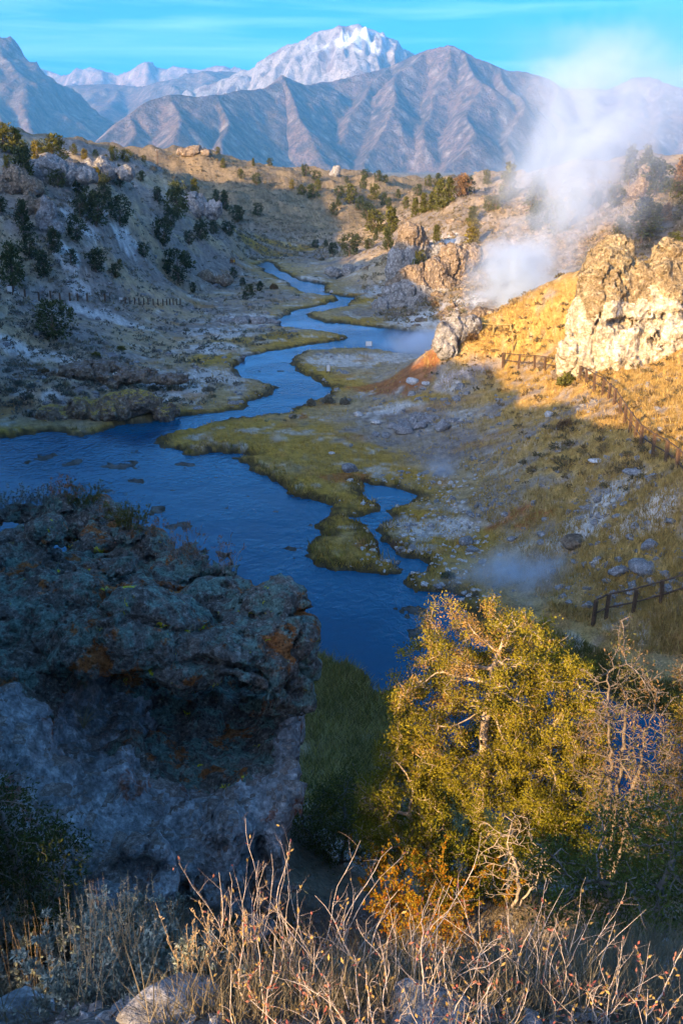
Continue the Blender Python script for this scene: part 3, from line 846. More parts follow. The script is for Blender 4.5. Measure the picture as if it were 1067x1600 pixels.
def cliff_wall(X, Y, Z):
    right = np.interp(Z, [7, 8.7, 10.2, 11.2, 12.4], [-1.75, -1.55, -0.98, -0.78, -0.72])
    front = np.interp(X, [-10, -6, -4.6, -3.4, -2.4, -1.2], [10.8, 11.6, 12.6, 13.3, 13.7, 14.2]) + (Z - 10.5) * 0.55
    topz = ledge_z(X) + (Y - 15.6) * 0.42
    topz = np.minimum(topz, ledge_z(X) + 0.15)
    f = smax((X - right) * 0.9, smax(front - Y, Y - 24.0, 0.3) * 0.8, 0.45)
    f = smax(f, (Z - topz) * 0.85, 0.3)
    for c, r in [((-3.3, 13.6, 10.6), (0.8, 0.7, 0.9)), ((-4.8, 13.0, 11.6), (0.9, 0.7, 0.7)), ((-1.9, 14.6, 10.2), (0.7, 0.6, 1.3)), ((-6.3, 12.4, 12.2), (1.0, 0.7, 0.8))]:
        f = smin(f, ell(X, Y, Z, c, r), 0.3)
    for c, r in [((-4.45, 16.9, 12.35), (0.8, 1.7, 0.6)), ((-3.2, 16.9, 11.9), (1.1, 1.9, 0.55)), ((-2.1, 17.1, 11.8), (0.9, 1.9, 0.55)), ((-2.6, 13.4, 9.9), (0.25, 0.6, 1.0)), ((-3.9, 12.7, 10.6), (0.3, 0.5, 0.6)), ((-1.45, 14.2, 10.3), (0.16, 0.5, 1.2)), ((-4.4, 12.9, 11.4), (0.5, 0.4, 0.2)), ((-3.3, 13.3, 11.3), (0.6, 0.35, 0.22))]:
        f = smax(f, -ell(X, Y, Z, c, r), 0.2)
    return f

def wall_noise(P):
    q = P * np.array([1, 1, 0.6])
    w1, w2 = worley(P * np.array([1.3, 1.3, 0.8]) + 7)
    return 0.13 * sstep(0.12, 0.0, w2 - w1) + 0.16 * sstep(0.35, 0.1, w1) + 0.22 * fbm(q * 0.9 + 14, 3, 0.5) - 0.16 * np.abs(perlin(q * 2.2 + 5)) - 0.07 * np.abs(perlin(P * 5.0)) + 0.03 * perlin(P * 9) + 0.07

def build_cliff():
    root = empty('tufa_cliff', (-4.0, 18.0, 9.0))
    tag(root, 'dark pitted overhanging rock cliff with orange and yellow lichen in the near left', 'cliff')
    a = sdf_rock('overhanging_cap', (-11.5, 13.2, 11.0), (0.6, 28.5, 15.6), 0.072, cliff_cap, M_TUFA, None, 0.85, tufa_noise)
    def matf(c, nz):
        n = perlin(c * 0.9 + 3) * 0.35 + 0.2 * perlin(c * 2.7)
        under = (c[:, 1] > 15.75 + n) & (c[:, 2] > ledge_z(c[:, 0]) - 0.35) & (c[:, 0] < -1.3)      # dark tufa put on the hollow's faces to stand for its shade
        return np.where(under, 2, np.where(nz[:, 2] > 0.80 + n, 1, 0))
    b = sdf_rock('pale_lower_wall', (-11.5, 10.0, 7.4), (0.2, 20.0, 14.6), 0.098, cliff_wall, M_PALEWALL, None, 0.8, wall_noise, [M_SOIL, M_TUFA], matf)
    for o in (a, b):
        o.parent = root
        o.matrix_parent_inverse.translation = (4.0, -18.0, -9.0)
    b['label'] = 'pale bluish lower wall and soil ledge below the overhang'
build_cliff()

# ---- outcrops standing in the slopes
def outcrop(name, label, u, v, y, lumps, cuts, h, mat, amp=1.0, extra=None, matf=None, sink=2.0):
    """lumps in local metres (x right, y away, z up) about the foot point"""
    base = at_y(u, v, y); g = float(ground(base[0], base[1])[0]); base[2] = g
    L = np.array([[c[0] - r[0], c[1] - r[1], c[2] - r[2], c[0] + r[0], c[1] + r[1], c[2] + r[2]] for c, r in lumps])
    lo = L[:, :3].min(0) - 1.0; hi = L[:, 3:].max(0) + 1.0
    lo[2] = max(lo[2], -sink)
    def f(X, Y, Z):
        d = np.full(X.shape, 50.0, np.float32)
        for c, r in lumps: d = smin(d, ell(X, Y, Z, c, r), 0.5 * amp)
        for c, r in cuts: d = smax(d, -ell(X, Y, Z, c, r), 0.3 * amp)
        return d
    sd = float(u)
    def nz(P):
        Q = P + sd
        v1, v2 = worley(Q * 1.7); V3 = Q * np.array([1, 1, 0.45])
        return amp * (0.55 * sstep(0.11, 0.0, np.abs(perlin(V3 * 0.42 + 6))) + 0.35 * sstep(0.09, 0.0, np.abs(perlin(V3 * 0.95 + 2))) + 0.40 * sstep(0.36, 0.1, v1) + 0.7 * fbm(Q * 0.33, 3, 0.5) + 0.30 * perlin(Q * 0.85) - 0.20 * np.abs(perlin(Q * 1.9)) - 0.22 * np.abs(perlin(Q * 3.6)) - 0.10 * perlin(Q * 6) + 0.10)
    o = sdf_rock(name, lo, hi, h, f, mat, None, 1.5 * amp, nz, extra, matf)
    o.location = tuple(base)
    tag(o, label, 'rock outcrop')
    return o

# the big sunlit outcrop on the right: tan pitted top over a cream face
def mf_gold(c, nn):
    n = perlin(c * 0.35 + 5) * 1.6 + perlin(c * 1.1) * 0.7
    edge = np.interp(c[:, 0], [-6, -2, 2, 6, 10], [6.2, 6.0, 6.6, 7.2, 7.0])
    return np.where(c[:, 2] > edge + n, 0, 1)
_lum = [((-0.9, 1.2, 7.6), (2.3, 2.6, 4.0)), ((-1.6, 0.8, 4.6), (2.5, 2.6, 3.4)), ((1.2, 1.6, 6.2), (2.4, 2.6, 3.8)), ((3.6, 1.4, 6.6), (2.6, 2.8, 4.2)), ((5.4, 1.6, 6.9), (2.2, 2.6, 4.0)), ((0.5, 0.6, 3.0), (4.0, 2.8, 3.6)),
        ((4.6, 0.2, 3.4), (3.6, 3.2, 4.0)), ((2.0, -0.6, 1.2), (5.0, 2.6, 2.4)), ((-2.6, 0.4, 1.8), (2.2, 2.2, 2.6)), ((8.8, 0.6, 4.6), (2.8, 3.0, 5.0)), ((11.0, 0.6, 5.2), (3.0, 3.2, 4.8)), ((8.6, -1.0, 2.2), (3.0, 2.8, 3.2)), ((-0.9, 1.2, 10.9), (0.9, 1.0, 0.9)), ((4.2, 1.4, 10.2), (1.8, 1.5, 1.0)), ((14, 1.2, 4.6), (3.4, 3.2, 4.6))]
outcrop('sunlit_outcrop', 'large sunlit tan and cream rock outcrop above the fence on the right', 962, 600, 82.0, _lum,
        [((2.05, 0.2, 10.6), (0.75, 3.5, 1.5)), ((7.15, 0.0, 8.6), (0.55, 2.6, 3.2)), ((7.0, -1.4, 4.6), (0.5, 1.4, 2.6)), ((-0.2, -1.6, 4.9), (2.6, 0.9, 0.4)), ((3.4, -1.9, 5.6), (2.4, 0.7, 0.35)), ((1.4, -2.8, 0.6), (1.6, 1.2, 0.8))],
        0.18, M_GOLDROCK, 0.85, [M_CREAM], mf_gold).location.z -= 1.5
outcrop('knob_outcrop', 'rough grey rock knob below the wooden viewpoint railing', 700, 585, 97.5,
        [((-0.4, 0, 0.6), (1.3, 1.2, 1.4)), ((0.0, 0.3, 1.6), (1.2, 1.2, 1.6)), ((0.9, 0.7, 2.3), (1.2, 1.1, 1.5)), ((1.9, 1.0, 2.6), (1.3, 1.2, 1.2)), ((0.6, 0.6, 3.5), (0.6, 0.6, 0.8))], [], 0.11, M_GREYROCK, 0.5)
outcrop('viewpoint_rock', 'sunlit blocky rock behind the wooden viewpoint railing', 742, 522, 101,
        [((0.2, 0, 0.5), (0.9, 0.8, 0.9)), ((1.4, 0.3, 0.3), (1.0, 0.8, 0.6)), ((2.4, 0.4, 0.3), (0.7, 0.6, 0.5))], [], 0.12, M_TANROCK, 0.45)
outcrop('tower_outcrop', 'tall pale rock tower with a sunlit crown above the creek bend', 632, 420, 192,
        [((0, 0, 3.2), (3.0, 2.6, 4.6)), ((0.6, 0.4, 6.0), (2.6, 2.4, 3.6)), ((1.5, 0.4, 7.6), (2.2, 2.0, 2.0)), ((-0.8, 0, 1.0), (2.8, 2.4, 3.0)), ((3.2, 0.8, 5.4), (1.6, 1.6, 2.6)), ((5.6, 2.0, 4.6), (2.4, 1.8, 1.6))], [], 0.26, M_GREYROCK, 0.9,
        [M_TANROCK], lambda c, nn: np.where(c[:, 2] > 5.6 + 1.2 * perlin(c * 0.4), 1, 0))
outcrop('shelf_outcrop', 'broad brown rock shelf below the tall rock tower', 664, 455, 168,
        [((-4.6, 0, 1.0), (2.4, 2.2, 2.6)), ((-2.2, 0.4, 2.4), (3.0, 2.4, 2.8)), ((1.4, 1.0, 3.6), (3.2, 2.6, 3.2)), ((4.6, 1.8, 5.2), (2.8, 2.4, 3.2)), ((0.0, -0.6, 0.8), (5.0, 2.2, 2.4)), ((7.4, 2.6, 6.4), (2.2, 1.8, 2.4)), ((3.0, -0.8, 1.6), (3.0, 2.0, 2.2))], [], 0.25, M_TANROCK, 0.9,
        [M_GREYROCK], lambda c, nn: np.where(c[:, 2] < 2.2 + 1.4 * perlin(c * 0.4), 1, 0))
outcrop('foot_outcrop', 'grey broken rock foot at the water below the brown shelf', 612, 482, 166,
        [((-1.4, 0, 0.4), (2.0, 1.6, 1.4)), ((1.2, 0.3, 0.9), (2.2, 1.6, 1.9)), ((3.8, 0.4, 0.7), (2.2, 1.6, 1.5)), ((6.2, 0.6, 0.8), (1.8, 1.4, 1.3))], [], 0.24, M_GREYROCK, 0.7)
outcrop('ridge_outcrop', 'knobbly sunlit rock spire on the right ridge beside the pines', 1000, 322, 166,
        [((0, 0, 1.2), (1.6, 1.4, 2.2)), ((0.4, 0.2, 2.8), (1.2, 1.1, 1.8)), ((-0.9, 0, 0.6), (1.3, 1.2, 1.4)), ((1.6, 0.2, 0.9), (1.2, 1.1, 1.2))], [], 0.22, M_TANROCK, 0.6)
outcrop('pale_fin', 'pale triangular rock fin on the left hillside', 84, 436, 152,
        [((0, 0, 1.6), (1.7, 1.2, 2.6)), ((0.2, 0.2, 3.2), (1.2, 1.0, 2.0)), ((-0.3, 0.2, 4.5), (0.7, 0.7, 1.2)), ((0.9, 0, 0.6), (1.4, 1.0, 1.4))], [], 0.2, M_GREYROCK, 0.45)
outcrop('red_crag', 'reddish broken crag high at the left edge of the hillside', 18, 318, 160,
        [((-2, 0, 1.0), (2.6, 1.8, 2.2)), ((0.8, 0.4, 1.4), (2.4, 1.8, 2.2)), ((3.2, 0.4, 0.8), (1.8, 1.5, 1.6))], [], 0.25, M_TANROCK, 0.8)
outcrop('grey_crag', 'jagged grey crag below the skyline trees on the left hillside', 76, 318, 167,
        [((-2, 0, 1.0), (2.2, 1.6, 2.4)), ((0.8, 0.4, 1.6), (2.2, 1.6, 2.6)), ((3.4, 0.6, 1.0), (1.8, 1.4, 2.0)), ((6.0, 0.8, 0.6), (1.8, 1.4, 1.3))], [], 0.25, M_GREYROCK, 0.8)
outcrop('rust_crag', 'rust streaked rock face beside the pale fin on the left hillside', 62, 380, 156,
        [((-1, 0, 1.0), (1.8, 1.4, 2.4)), ((1.0, 0.3, 0.7), (1.8, 1.3, 1.8))], [], 0.22, M_TANROCK, 0.7)
outcrop('white_crag', 'small whitish angular crag in the middle of the left hillside', 156, 398, 172,
        [((0, 0, 0.5), (1.4, 1.0, 1.3)), ((1.0, 0.2, 0.3), (1.2, 0.9, 0.8))], [], 0.2, M_WHITEROCK, 0.5)
outcrop('upper_crag', 'grey rock bluff at the top of the left hillside below the pole', 160, 290, 195,
        [((-2, 0, 0.8), (2.4, 1.6, 2.2)), ((1, 0.4, 1.2), (2.6, 1.7, 2.4)), ((4, 0.5, 0.6), (2.0, 1.5, 1.5))], [], 0.28, M_GREYROCK, 0.8)
outcrop('gully_crag', 'dark rock bluff between junipers on the shaded far left slope', 300, 352, 250,
        [((-2.6, 0, 0.8), (2.6, 1.8, 2.6)), ((1, 0.4, 1.2), (3.0, 1.9, 3.2)), ((4.6, 0.5, 0.6), (2.6, 1.7, 2.4))], [], 0.34, M_GREYROCK, 0.9)
outcrop('hilltop_crag', 'low dark crag crowning the sunlit middle hill', 306, 243, 418,
        [((-5, 0, 0.5), (3.0, 2.0, 1.8)), ((-1, 0.4, 0.9), (4.0, 2.2, 2.2)), ((4.0, 0.5, 0.3), (3.2, 2.0, 1.6))], [], 0.5, M_TANROCK, 0.9)
outcrop('hill_boulder', 'single pale boulder standing on the far end of the sunlit hill', 525, 278, 470,
        [((0, 0, 1.6), (2.2, 1.8, 2.8)), ((0.6, 0, 2.6), (1.6, 1.4, 1.8)), ((-1.5, 0, 0.6), (2, 1.6, 1.4))], [], 0.45, M_GREYROCK, 0.7)
outcrop('bank_mound', 'rounded mossy rock mound at the water on the left bank', 158, 662, 90,
        [((-4.0, 0, -0.1), (1.9, 1.5, 1.0)), ((-1.2, 0.4, 0.3), (2.0, 1.8, 1.2)), ((1.6, 0.2, 0.8), (2.0, 1.7, 1.5)), ((3.6, 0.8, 1.0), (1.7, 1.7, 1.2)), ((5.6, 0.5, 0.2), (1.3, 1.2, 1.0)), ((0.4, -0.9, 0.0), (1.2, 0.8, 0.7))], [], 0.13, M_TANROCK, 0.7, [M_MOSS], lambda c, nn: np.where(nn[:, 2] > 0.72 + 0.3 * perlin(c * 0.8), 1, 0))
outcrop('ledge_bank', 'long layered dark rock ledge on the shaded left bank', 130, 600, 100,
        [((-6.5, 0.6, 0.0), (2.0, 1.4, 0.7)), ((-3.4, -0.2, 0.2), (1.7, 1.0, 0.7)), ((-0.6, 0.5, 0.5), (2.6, 1.5, 0.9)), ((2.6, 0.0, 0.2), (1.6, 1.1, 0.8)), ((5.2, 0.8, 0.4), (2.0, 1.3, 0.8)), ((8.2, 0.9, -0.1), (1.5, 1.1, 0.6)), ((1.0, 1.8, 1.0), (2.2, 1.2, 0.6))], [((0, -1.2, 0.2), (6, 0.6, 0.2))], 0.14, M_TANROCK, 0.75, [M_SOIL], lambda c, nn: np.where(nn[:, 2] > 0.75 + 0.3 * perlin(c * 0.8), 1, 0))
outcrop('far_bank_rocks', 'heap of grey rocks on the left flats above the creek bend', 385, 512, 150,
        [((-3, 0, 0.1), (1.6, 1.1, 0.8)), ((-0.6, 0.2, 0.2), (1.6, 1.1, 1.0)), ((2, 0.2, 0.1), (1.5, 1.1, 0.9)), ((4, 0.5, 0.0), (1.2, 1.0, 0.7))], [], 0.18, M_GREYROCK, 0.5)
outcrop('cove_rocks', 'cluster of grey rocks beside the far creek bend on the right bank', 545, 440, 212,
        [((-3, 0, 0.2), (2, 1.4, 1.1)), ((0, 0.2, 0.4), (2, 1.4, 1.4)), ((3, 0.3, 0.4), (2, 1.4, 1.3)), ((5.5, 0.5, 0.6), (1.6, 1.3, 1.4))], [], 0.26, M_GREYROCK, 0.7)
outcrop('bench_rocks', 'brown broken rocks under the far left fence', 325, 455, 196,
        [((-3, 0, 0.2), (2, 1.4, 1.3)), ((0, 0.2, 0.5), (2.2, 1.4, 1.6)), ((3, 0.3, 0.2), (2, 1.4, 1.1))], [], 0.26, M_TANROCK, 0.7)

# ---- boulders one can pick out: a few shapes, each stone its own object
def ico_rock(seed, sub=3, flat=0.75):
    import bmesh
    bm = bmesh.new(); bmesh.ops.create_icosphere(bm, subdivisions=sub, radius=1.0)
    V = np.array([v.co[:] for v in bm.verts]); F = np.array([[v.index for v in f.verts] for f in bm.faces]); bm.free()
    r = np.random.RandomState(seed)
    for _ in range(9):
        n = r.normal(size=3); n /= np.linalg.norm(n); d = r.uniform(0.55, 0.9)
        k = V @ n; m = k > d; V[m] -= n[None] * ((k[m] - d) * 0.85)[:, None]
    V *= (1 + 0.16 * fbm(V * 1.4 + seed, 3, 0.55) + 0.05 * perlin(V * 5 + seed))[:, None]
    V *= np.array([r.uniform(0.85, 1.2), r.uniform(0.8, 1.1), flat * r.uniform(0.8, 1.1)])
    return V, F
ROCKS = []
for s_ in range(6):
    V_, F_ = ico_rock(100 + s_)
    ROCKS.append({})
    for key, m_ in (('grey', M_BOULDER), ('white', M_WHITEROCK), ('brown', M_TANROCK)):
        me_ = new_mesh('boulder', V_, F_, True); me_.materials.append(m_); ROCKS[-1][key] = me_

def boulder(u, v, wpx, kind, label, k=0, hf=0.8, y=None, cat='boulder', group=None):
    p = pick(u, v) if y is None else at_y(u, v, y)
    if p is None: return
    if y is not None: p[2] = ground(p[0], p[1])[0]
    r_ = wpx / 2 / FPX * np.hypot(p[1], CAM_Z - p[2])
    o = link('boulder', ROCKS[k % 6][kind])
    o.location = (p[0], p[1], p[2] + r_ * hf * 0.30); o.scale = (r_, r_, r_ * hf); o.rotation_euler = (0, 0, (u * 7.3 + v) % 6.28)
    tag(o, label, cat, group)
    return o

for a in [
 (545,736,34,'grey','flat dark grey boulder on the green creek bank',0,0.7),
 (547,752,12,'white','small pale stone just below the flat dark boulder on the bank',1,0.8),
 (518,709,10,'white','small white stone alone on the yellow green meadow',2,0.6),
 (728,850,22,'grey','upright dark rock standing beside the grassy inlet bank',3,1.3),
 (738,862,22,'grey','lower dark rock leaning against the upright inlet rock',4,0.9),
 (897,853,44,'brown','broad brown slab rock in the bare gravel above the steam',5,0.8),
 (1012,858,30,'grey','rounded dark rock right of the scattered slope rocks',0,0.9),
 (1002,892,46,'grey','largest dark boulder above the near fence',1,0.8),
 (966,896,32,'grey','second dark boulder left of the largest one above the near fence',2,0.8),
 (930,722,26,'white','flat pale slab embedded in the grass right of the lit patch',3,0.5),
 (990,740,38,'grey','long bluish rock below the right hand fence',4,0.45),
 (857,650,16,'white','small bright white block in the golden grass',5,1.1),
 (845,575,18,'brown','dark rock beside the fence at its middle corner',1,1.1),
 (870,590,26,'brown','rock mass leaning at the fence above the golden grass',2,1.0),
 (643,600,20,'white','pale upright stone by the rust coloured marsh',3,1.1),
 (665,602,16,'white','paler low stone right of the upright one by the rust marsh',4,0.8),
 (690,672,30,'grey','biggest rock of the grey pile at the foot of the sunlit spur',0,0.8),
 (655,670,26,'grey','rounded rock at the left of the grey pile below the spur',5,0.9),
 (630,676,34,'grey','wide shaggy rock at the front left of the grey pile',1,0.9),
 (612,668,20,'grey','small rock behind the wide shaggy rock of the grey pile',2,0.8),
 (672,655,20,'grey','rock at the back of the grey pile below the spur',3,0.8),
 (705,660,18,'grey','rock at the right end of the grey pile below the spur',4,0.8),
 (588,662,20,'white','pale rock on the flats left of the grey pile',5,0.7),
 (560,650,18,'white','leftmost pale rock on the flats near the grey shrubs',0,0.7),
 (690,737,16,'grey','dark stone beside the small steam vent',2,0.8),
 (800,845,18,'grey','dark stone in the gravel left of the brown slab',1,0.8),
 (780,790,14,'grey','small dark stone on the upper gravel flat',4,0.8),
 (930,880,18,'white','pale stone among the dark rocks above the near fence',3,0.7),
 (1045,818,20,'grey','pale grey rock near the right frame edge above the boulders',5,0.8),
 (660,535,12,'grey','low dark rock at the edge of the steaming pool',0,0.8),
 (690,550,20,'grey','dark mossy rock where the steaming pool meets the knob',3,0.7),
 (620,880,9,'grey','small dark stone standing in the narrow side channel',2,0.8),
 (275,1585,150,'grey','pale grey foreground boulder at the bottom left of the twigs',1,0.7),
 (665,1590,130,'grey','weathered foreground boulder behind the pale twigs at the bottom',4,0.7),
 (30,1590,90,'grey','half hidden foreground boulder in the bottom left corner',2,0.6),
 (110,1530,50,'grey','flat bluish rock among the sagebrush on the near left',0,0.5),
 (400,1455,60,'grey','dark rock at the foot of the pale cliff wall',3,0.6),
 (150,1410,90,'grey','broad flat rock at the foot of the cliff beside the dark juniper',5,0.5),
 ]: boulder(*a)

# ---------------------------------------------------------------- plants
M_LEAF = mat_leaf('foliage', 0.7, 0.22)
M_BARK = mat_tint('bark', 14.0, 0.4, 0.95, 0.6, 0.02)
M_TWIG = mat_tint('twig', 30.0, 0.25, 0.9, 0.0)

def tubes(A, B, ra, rb, k=4):
    """open tapered prisms from A to B"""
    n = len(A); d = B - A; L = np.linalg.norm(d, axis=1, keepdims=True); d = d / np.maximum(L, 1e-9)
    up = np.where(np.abs(d[:, 2:3]) > 0.9, np.array([[1.0, 0, 0]]), np.array([[0, 0, 1.0]]))
    e1 = np.cross(d, up); e1 /= np.linalg.norm(e1, axis=1, keepdims=True); e2 = np.cross(d, e1)
    an = np.arange(k) * 2 * pi / k
    ring = np.cos(an)[None, :, None] * e1[:, None] + np.sin(an)[None, :, None] * e2[:, None]
    V = np.concatenate([A[:, None] + ring * np.reshape(ra, (-1, 1, 1)), B[:, None] + ring * np.reshape(rb, (-1, 1, 1))], 1).reshape(-1, 3)
    b = (np.arange(n) * 2 * k)[:, None]; i = np.arange(k)[None]; j = (np.arange(k) + 1)[None] % k
    Q = np.stack([b + i, b + j, b + k + j, b + k + i], -1).reshape(-1, 4)
    return V, Q

def leaves(P, D, ln, wd, rng, spread=0.8):
    """narrow kite shaped leaves at P pointing along D with scatter"""
    n = len(P)
    d = D + spread * rng.normal(size=(n, 3)); d /= np.linalg.norm(d, axis=1, keepdims=True) + 1e-9
    q = rng.normal(size=(n, 3)); s = np.cross(d, q); s /= np.linalg.norm(s, axis=1, keepdims=True) + 1e-9
    ln = np.reshape(ln, (-1, 1)) * np.ones((n, 1)); wd = np.reshape(wd, (-1, 1)) * np.ones((n, 1))
    V = np.stack([P, P + d * ln * 0.5 + s * wd, P + d * ln, P + d * ln * 0.5 - s * wd], 1).reshape(-1, 3)
    return V, np.arange(4 * n).reshape(n, 4)

def grow(attr, trunk, step, infl, kill, iters=140, rng=None, wander=0.15, pull=None):
    """space colonisation: returns nodes and parents"""
    N = [np.array(t, float) for t in trunk]; par = [-1] + list(range(len(trunk) - 1))
    nodes = np.array(N); A = attr.copy()
    near = np.full(len(A), -1); nd = np.full(len(A), 1e9)
    def upd(idx0):
        for k in range(idx0, len(nodes)):
            d = np.linalg.norm(A - nodes[k], axis=1); m = d < nd; near[m] = k; nd[m] = d[m]
    upd(0)
    alive = nd > kill
    for it in range(iters):
        act = alive & (nd < infl)
        if not act.any():
            act = alive
            if not act.any(): break
            j = np.argmin(np.where(alive, nd, 1e9)); act = np.zeros(len(A), bool); act[j] = True
        ks, inv = np.unique(near[act], return_inverse=True)
        dirs = A[act] - nodes[near[act]]; dirs /= np.linalg.norm(dirs, axis=1, keepdims=True) + 1e-9
        S = np.zeros((len(ks), 3)); np.add.at(S, inv, dirs)
        S += wander * rng.normal(size=S.shape)
        S /= np.linalg.norm(S, axis=1, keepdims=True) + 1e-9
        new = nodes[ks] + S * step
        i0 = len(nodes); nodes = np.concatenate([nodes, new]); par += list(ks)
        upd(i0)
        alive &= nd > kill
        if len(nodes) > 9000: break
    return nodes, np.array(par)

def radii(par, tip, e=2.3, cap=1e9):
    n = len(par); w = np.zeros(n); ch = np.zeros(n, int)
    for i in range(n - 1, 0, -1):
        if ch[i] == 0: w[i] = tip ** e
        w[par[i]] += w[i]; ch[par[i]] += 1
    return np.minimum(w ** (1 / e), cap), ch

def crown_points(n, rx, ry, z0, z1, rng, shell=0.55, lobes=12, widest=0.4):
    """points in an irregular crown, denser toward the outside"""
    out = []
    LC = rng.normal(size=(lobes, 3)); LC /= np.linalg.norm(LC, axis=1, keepdims=True); LR_ = rng.uniform(0.85, 1.25, lobes)
    while len(out) < n:
        p = rng.normal(size=3); p /= np.linalg.norm(p)
        b = 0.74
        dt = LC @ p; k = np.argmax(dt); b += 0.42 * LR_[k] * max(0, (dt[k] - 0.7) / 0.3)
        r = b * (shell + (1 - shell) * rng.rand()) if rng.rand() < 0.75 else b * rng.rand() ** 0.5
        q = p * r
        zc = z0 + (z1 - z0) * widest; rz = (z1 - zc) if q[2] > 0 else (zc - z0)
        out.append((q[0] * rx, q[1] * ry, zc + q[2] * rz))
    return np.array(out)

def hero_tree(name, label, base, pts, trunks, step, infl, kill, tip, leafn, leafc, dryc, dryf, bark, seed, leaf_len=0.055, leaf_w=0.010, clump=0.16, cat='tree', bare=0.0, twig_extra=1, group=None, cap=0.16, lowgreen=False):
    rng = np.random.RandomState(seed)
    root = empty(name, base); tag(root, label, cat, group)
    nodes_all, seg = [], []
    # every point goes to its nearest stem
    T = [np.array(t) for t in trunks]
    own = np.argmin(np.stack([np.min(np.linalg.norm(pts[:, None] - t[None], axis=2), 1) for t in T], 1), 1)
    VA, QA, CA, off = [], [], [], 0
    LP, LD = [], []
    for ti, t in enumerate(T):
        a = pts[own == ti]
        if len(a) < 3: continue
        # densify the stem
        tt = []
        for p, q in zip(t[:-1], t[1:]):
            m = max(2, int(np.linalg.norm(q - p) / step))
            for k in range(m): tt.append(p + (q - p) * k / m + (0 if k == 0 else 0.02) * rng.normal(size=3))
        tt.append(t[-1])
        nodes, par = grow(a, tt, step, infl, kill, rng=rng)
        rad, ch = radii(par, tip, 2.25, cap)
        i = np.arange(1, len(nodes)); A, B = nodes[par[i]], nodes[i]
        rb = rad[i]; ra = np.minimum(rad[par[i]], rb * 1.35 + 0.002)
        thick = rb > tip * 3
        for sel, k in ((thick, 6), (~thick, 3)):
            if not sel.any(): continue
            V, Q = tubes(A[sel], B[sel], ra[sel], rb[sel], k)
            VA.append(V); QA.append(Q + off); off += len(V)
            hgt = rng.uniform(0.75, 1.25, (len(A[sel]), 1)).repeat(2 * k, 0).reshape(-1, 1)
            CA.append(np.array(bark)[None] * hgt)
        tips = np.nonzero(ch == 0)[0]; tips = tips[tips > 0]
        fine = np.nonzero((rad < tip * 2.2) & (ch > 0))[0]; fine = fine[fine > 2]
        # bare twiglets
        if twig_extra:
            src = np.concatenate([tips, fine])
            src = np.repeat(src, twig_extra)
            d = rng.normal(size=(len(src), 3)) + 0.8 * (nodes[src] - nodes[par[src]]) / step
            d /= np.linalg.norm(d, axis=1, keepdims=True)
            L = rng.uniform(0.5, 1.6, (len(src), 1)) * step
            mid = nodes[src] + d * L * 0.55
            d2 = d + 0.5 * rng.normal(size=d.shape); d2 /= np.linalg.norm(d2, axis=1, keepdims=True)
            for (a_, b_, r0, r1) in ((nodes[src], mid, tip * 0.8, tip * 0.6), (mid, mid + d2 * L * 0.6, tip * 0.6, tip * 0.3)):
                V, Q = tubes(a_, b_, np.full(len(src), r0), np.full(len(src), r1), 3)
                VA.append(V); QA.append(Q + off); off += len(V); CA.append(np.array(bark)[None] * rng.uniform(0.9, 1.35, (len(src), 1)).repeat(6, 0))
            LP.append(mid); LD.append(d)
        LP.append(nodes[tips]); LD.append((nodes[tips] - nodes[par[tips]]) / step)
        LP.append(nodes[fine][::2]); LD.append(rng.normal(size=(len(fine[::2]), 3)))
    V = np.concatenate(VA); Q = np.concatenate(QA)
    me = new_mesh('branches', V, Q, True); set_col(me, np.concatenate(CA)); link('branches', me, M_BARK, root)
    if leafn > 0:
        P, D = np.concatenate(LP), np.concatenate(LD)
        keep = rng.rand(len(P)) > bare; P, D = P[keep], D[keep]
        dn = perlin(P * 0.9 + seed) + 0.35 * rng.normal(size=len(P)) * 0.6
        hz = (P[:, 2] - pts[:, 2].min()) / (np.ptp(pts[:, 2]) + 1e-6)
        dry = dn + dryf(P, hz) > 0
        cnt = np.where(dry, leafn * 0.75, leafn).astype(int)
        idx = np.repeat(np.arange(len(P)), cnt)
        c = P[idx] + clump * rng.normal(size=(len(idx), 3)) * np.array([1, 1, 0.8])
        VL, QL = leaves(c, D[idx] * 0.7 + np.array([0, 0, 0.35]), leaf_len * rng.uniform(0.6, 1.4, len(idx)), leaf_w * rng.uniform(0.7, 1.3, len(idx)), rng, 0.7)
        base_c = np.where(dry[:, None], np.array(dryc)[None], np.array(leafc)[None]) * rng.uniform(0.65, 1.35, (len(P), 1))
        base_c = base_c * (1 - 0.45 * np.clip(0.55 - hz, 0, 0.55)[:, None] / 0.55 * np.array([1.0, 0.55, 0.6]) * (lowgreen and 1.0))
        cl = base_c[idx] * rng.uniform(0.8, 1.2, (len(idx), 1))
        me = new_mesh('foliage', VL, QL, False); set_col(me, cl.repeat(4, 0)); link('foliage', me, M_LEAF, root)
    return root

def stem(*p): return [np.array(q, float) for q in p]

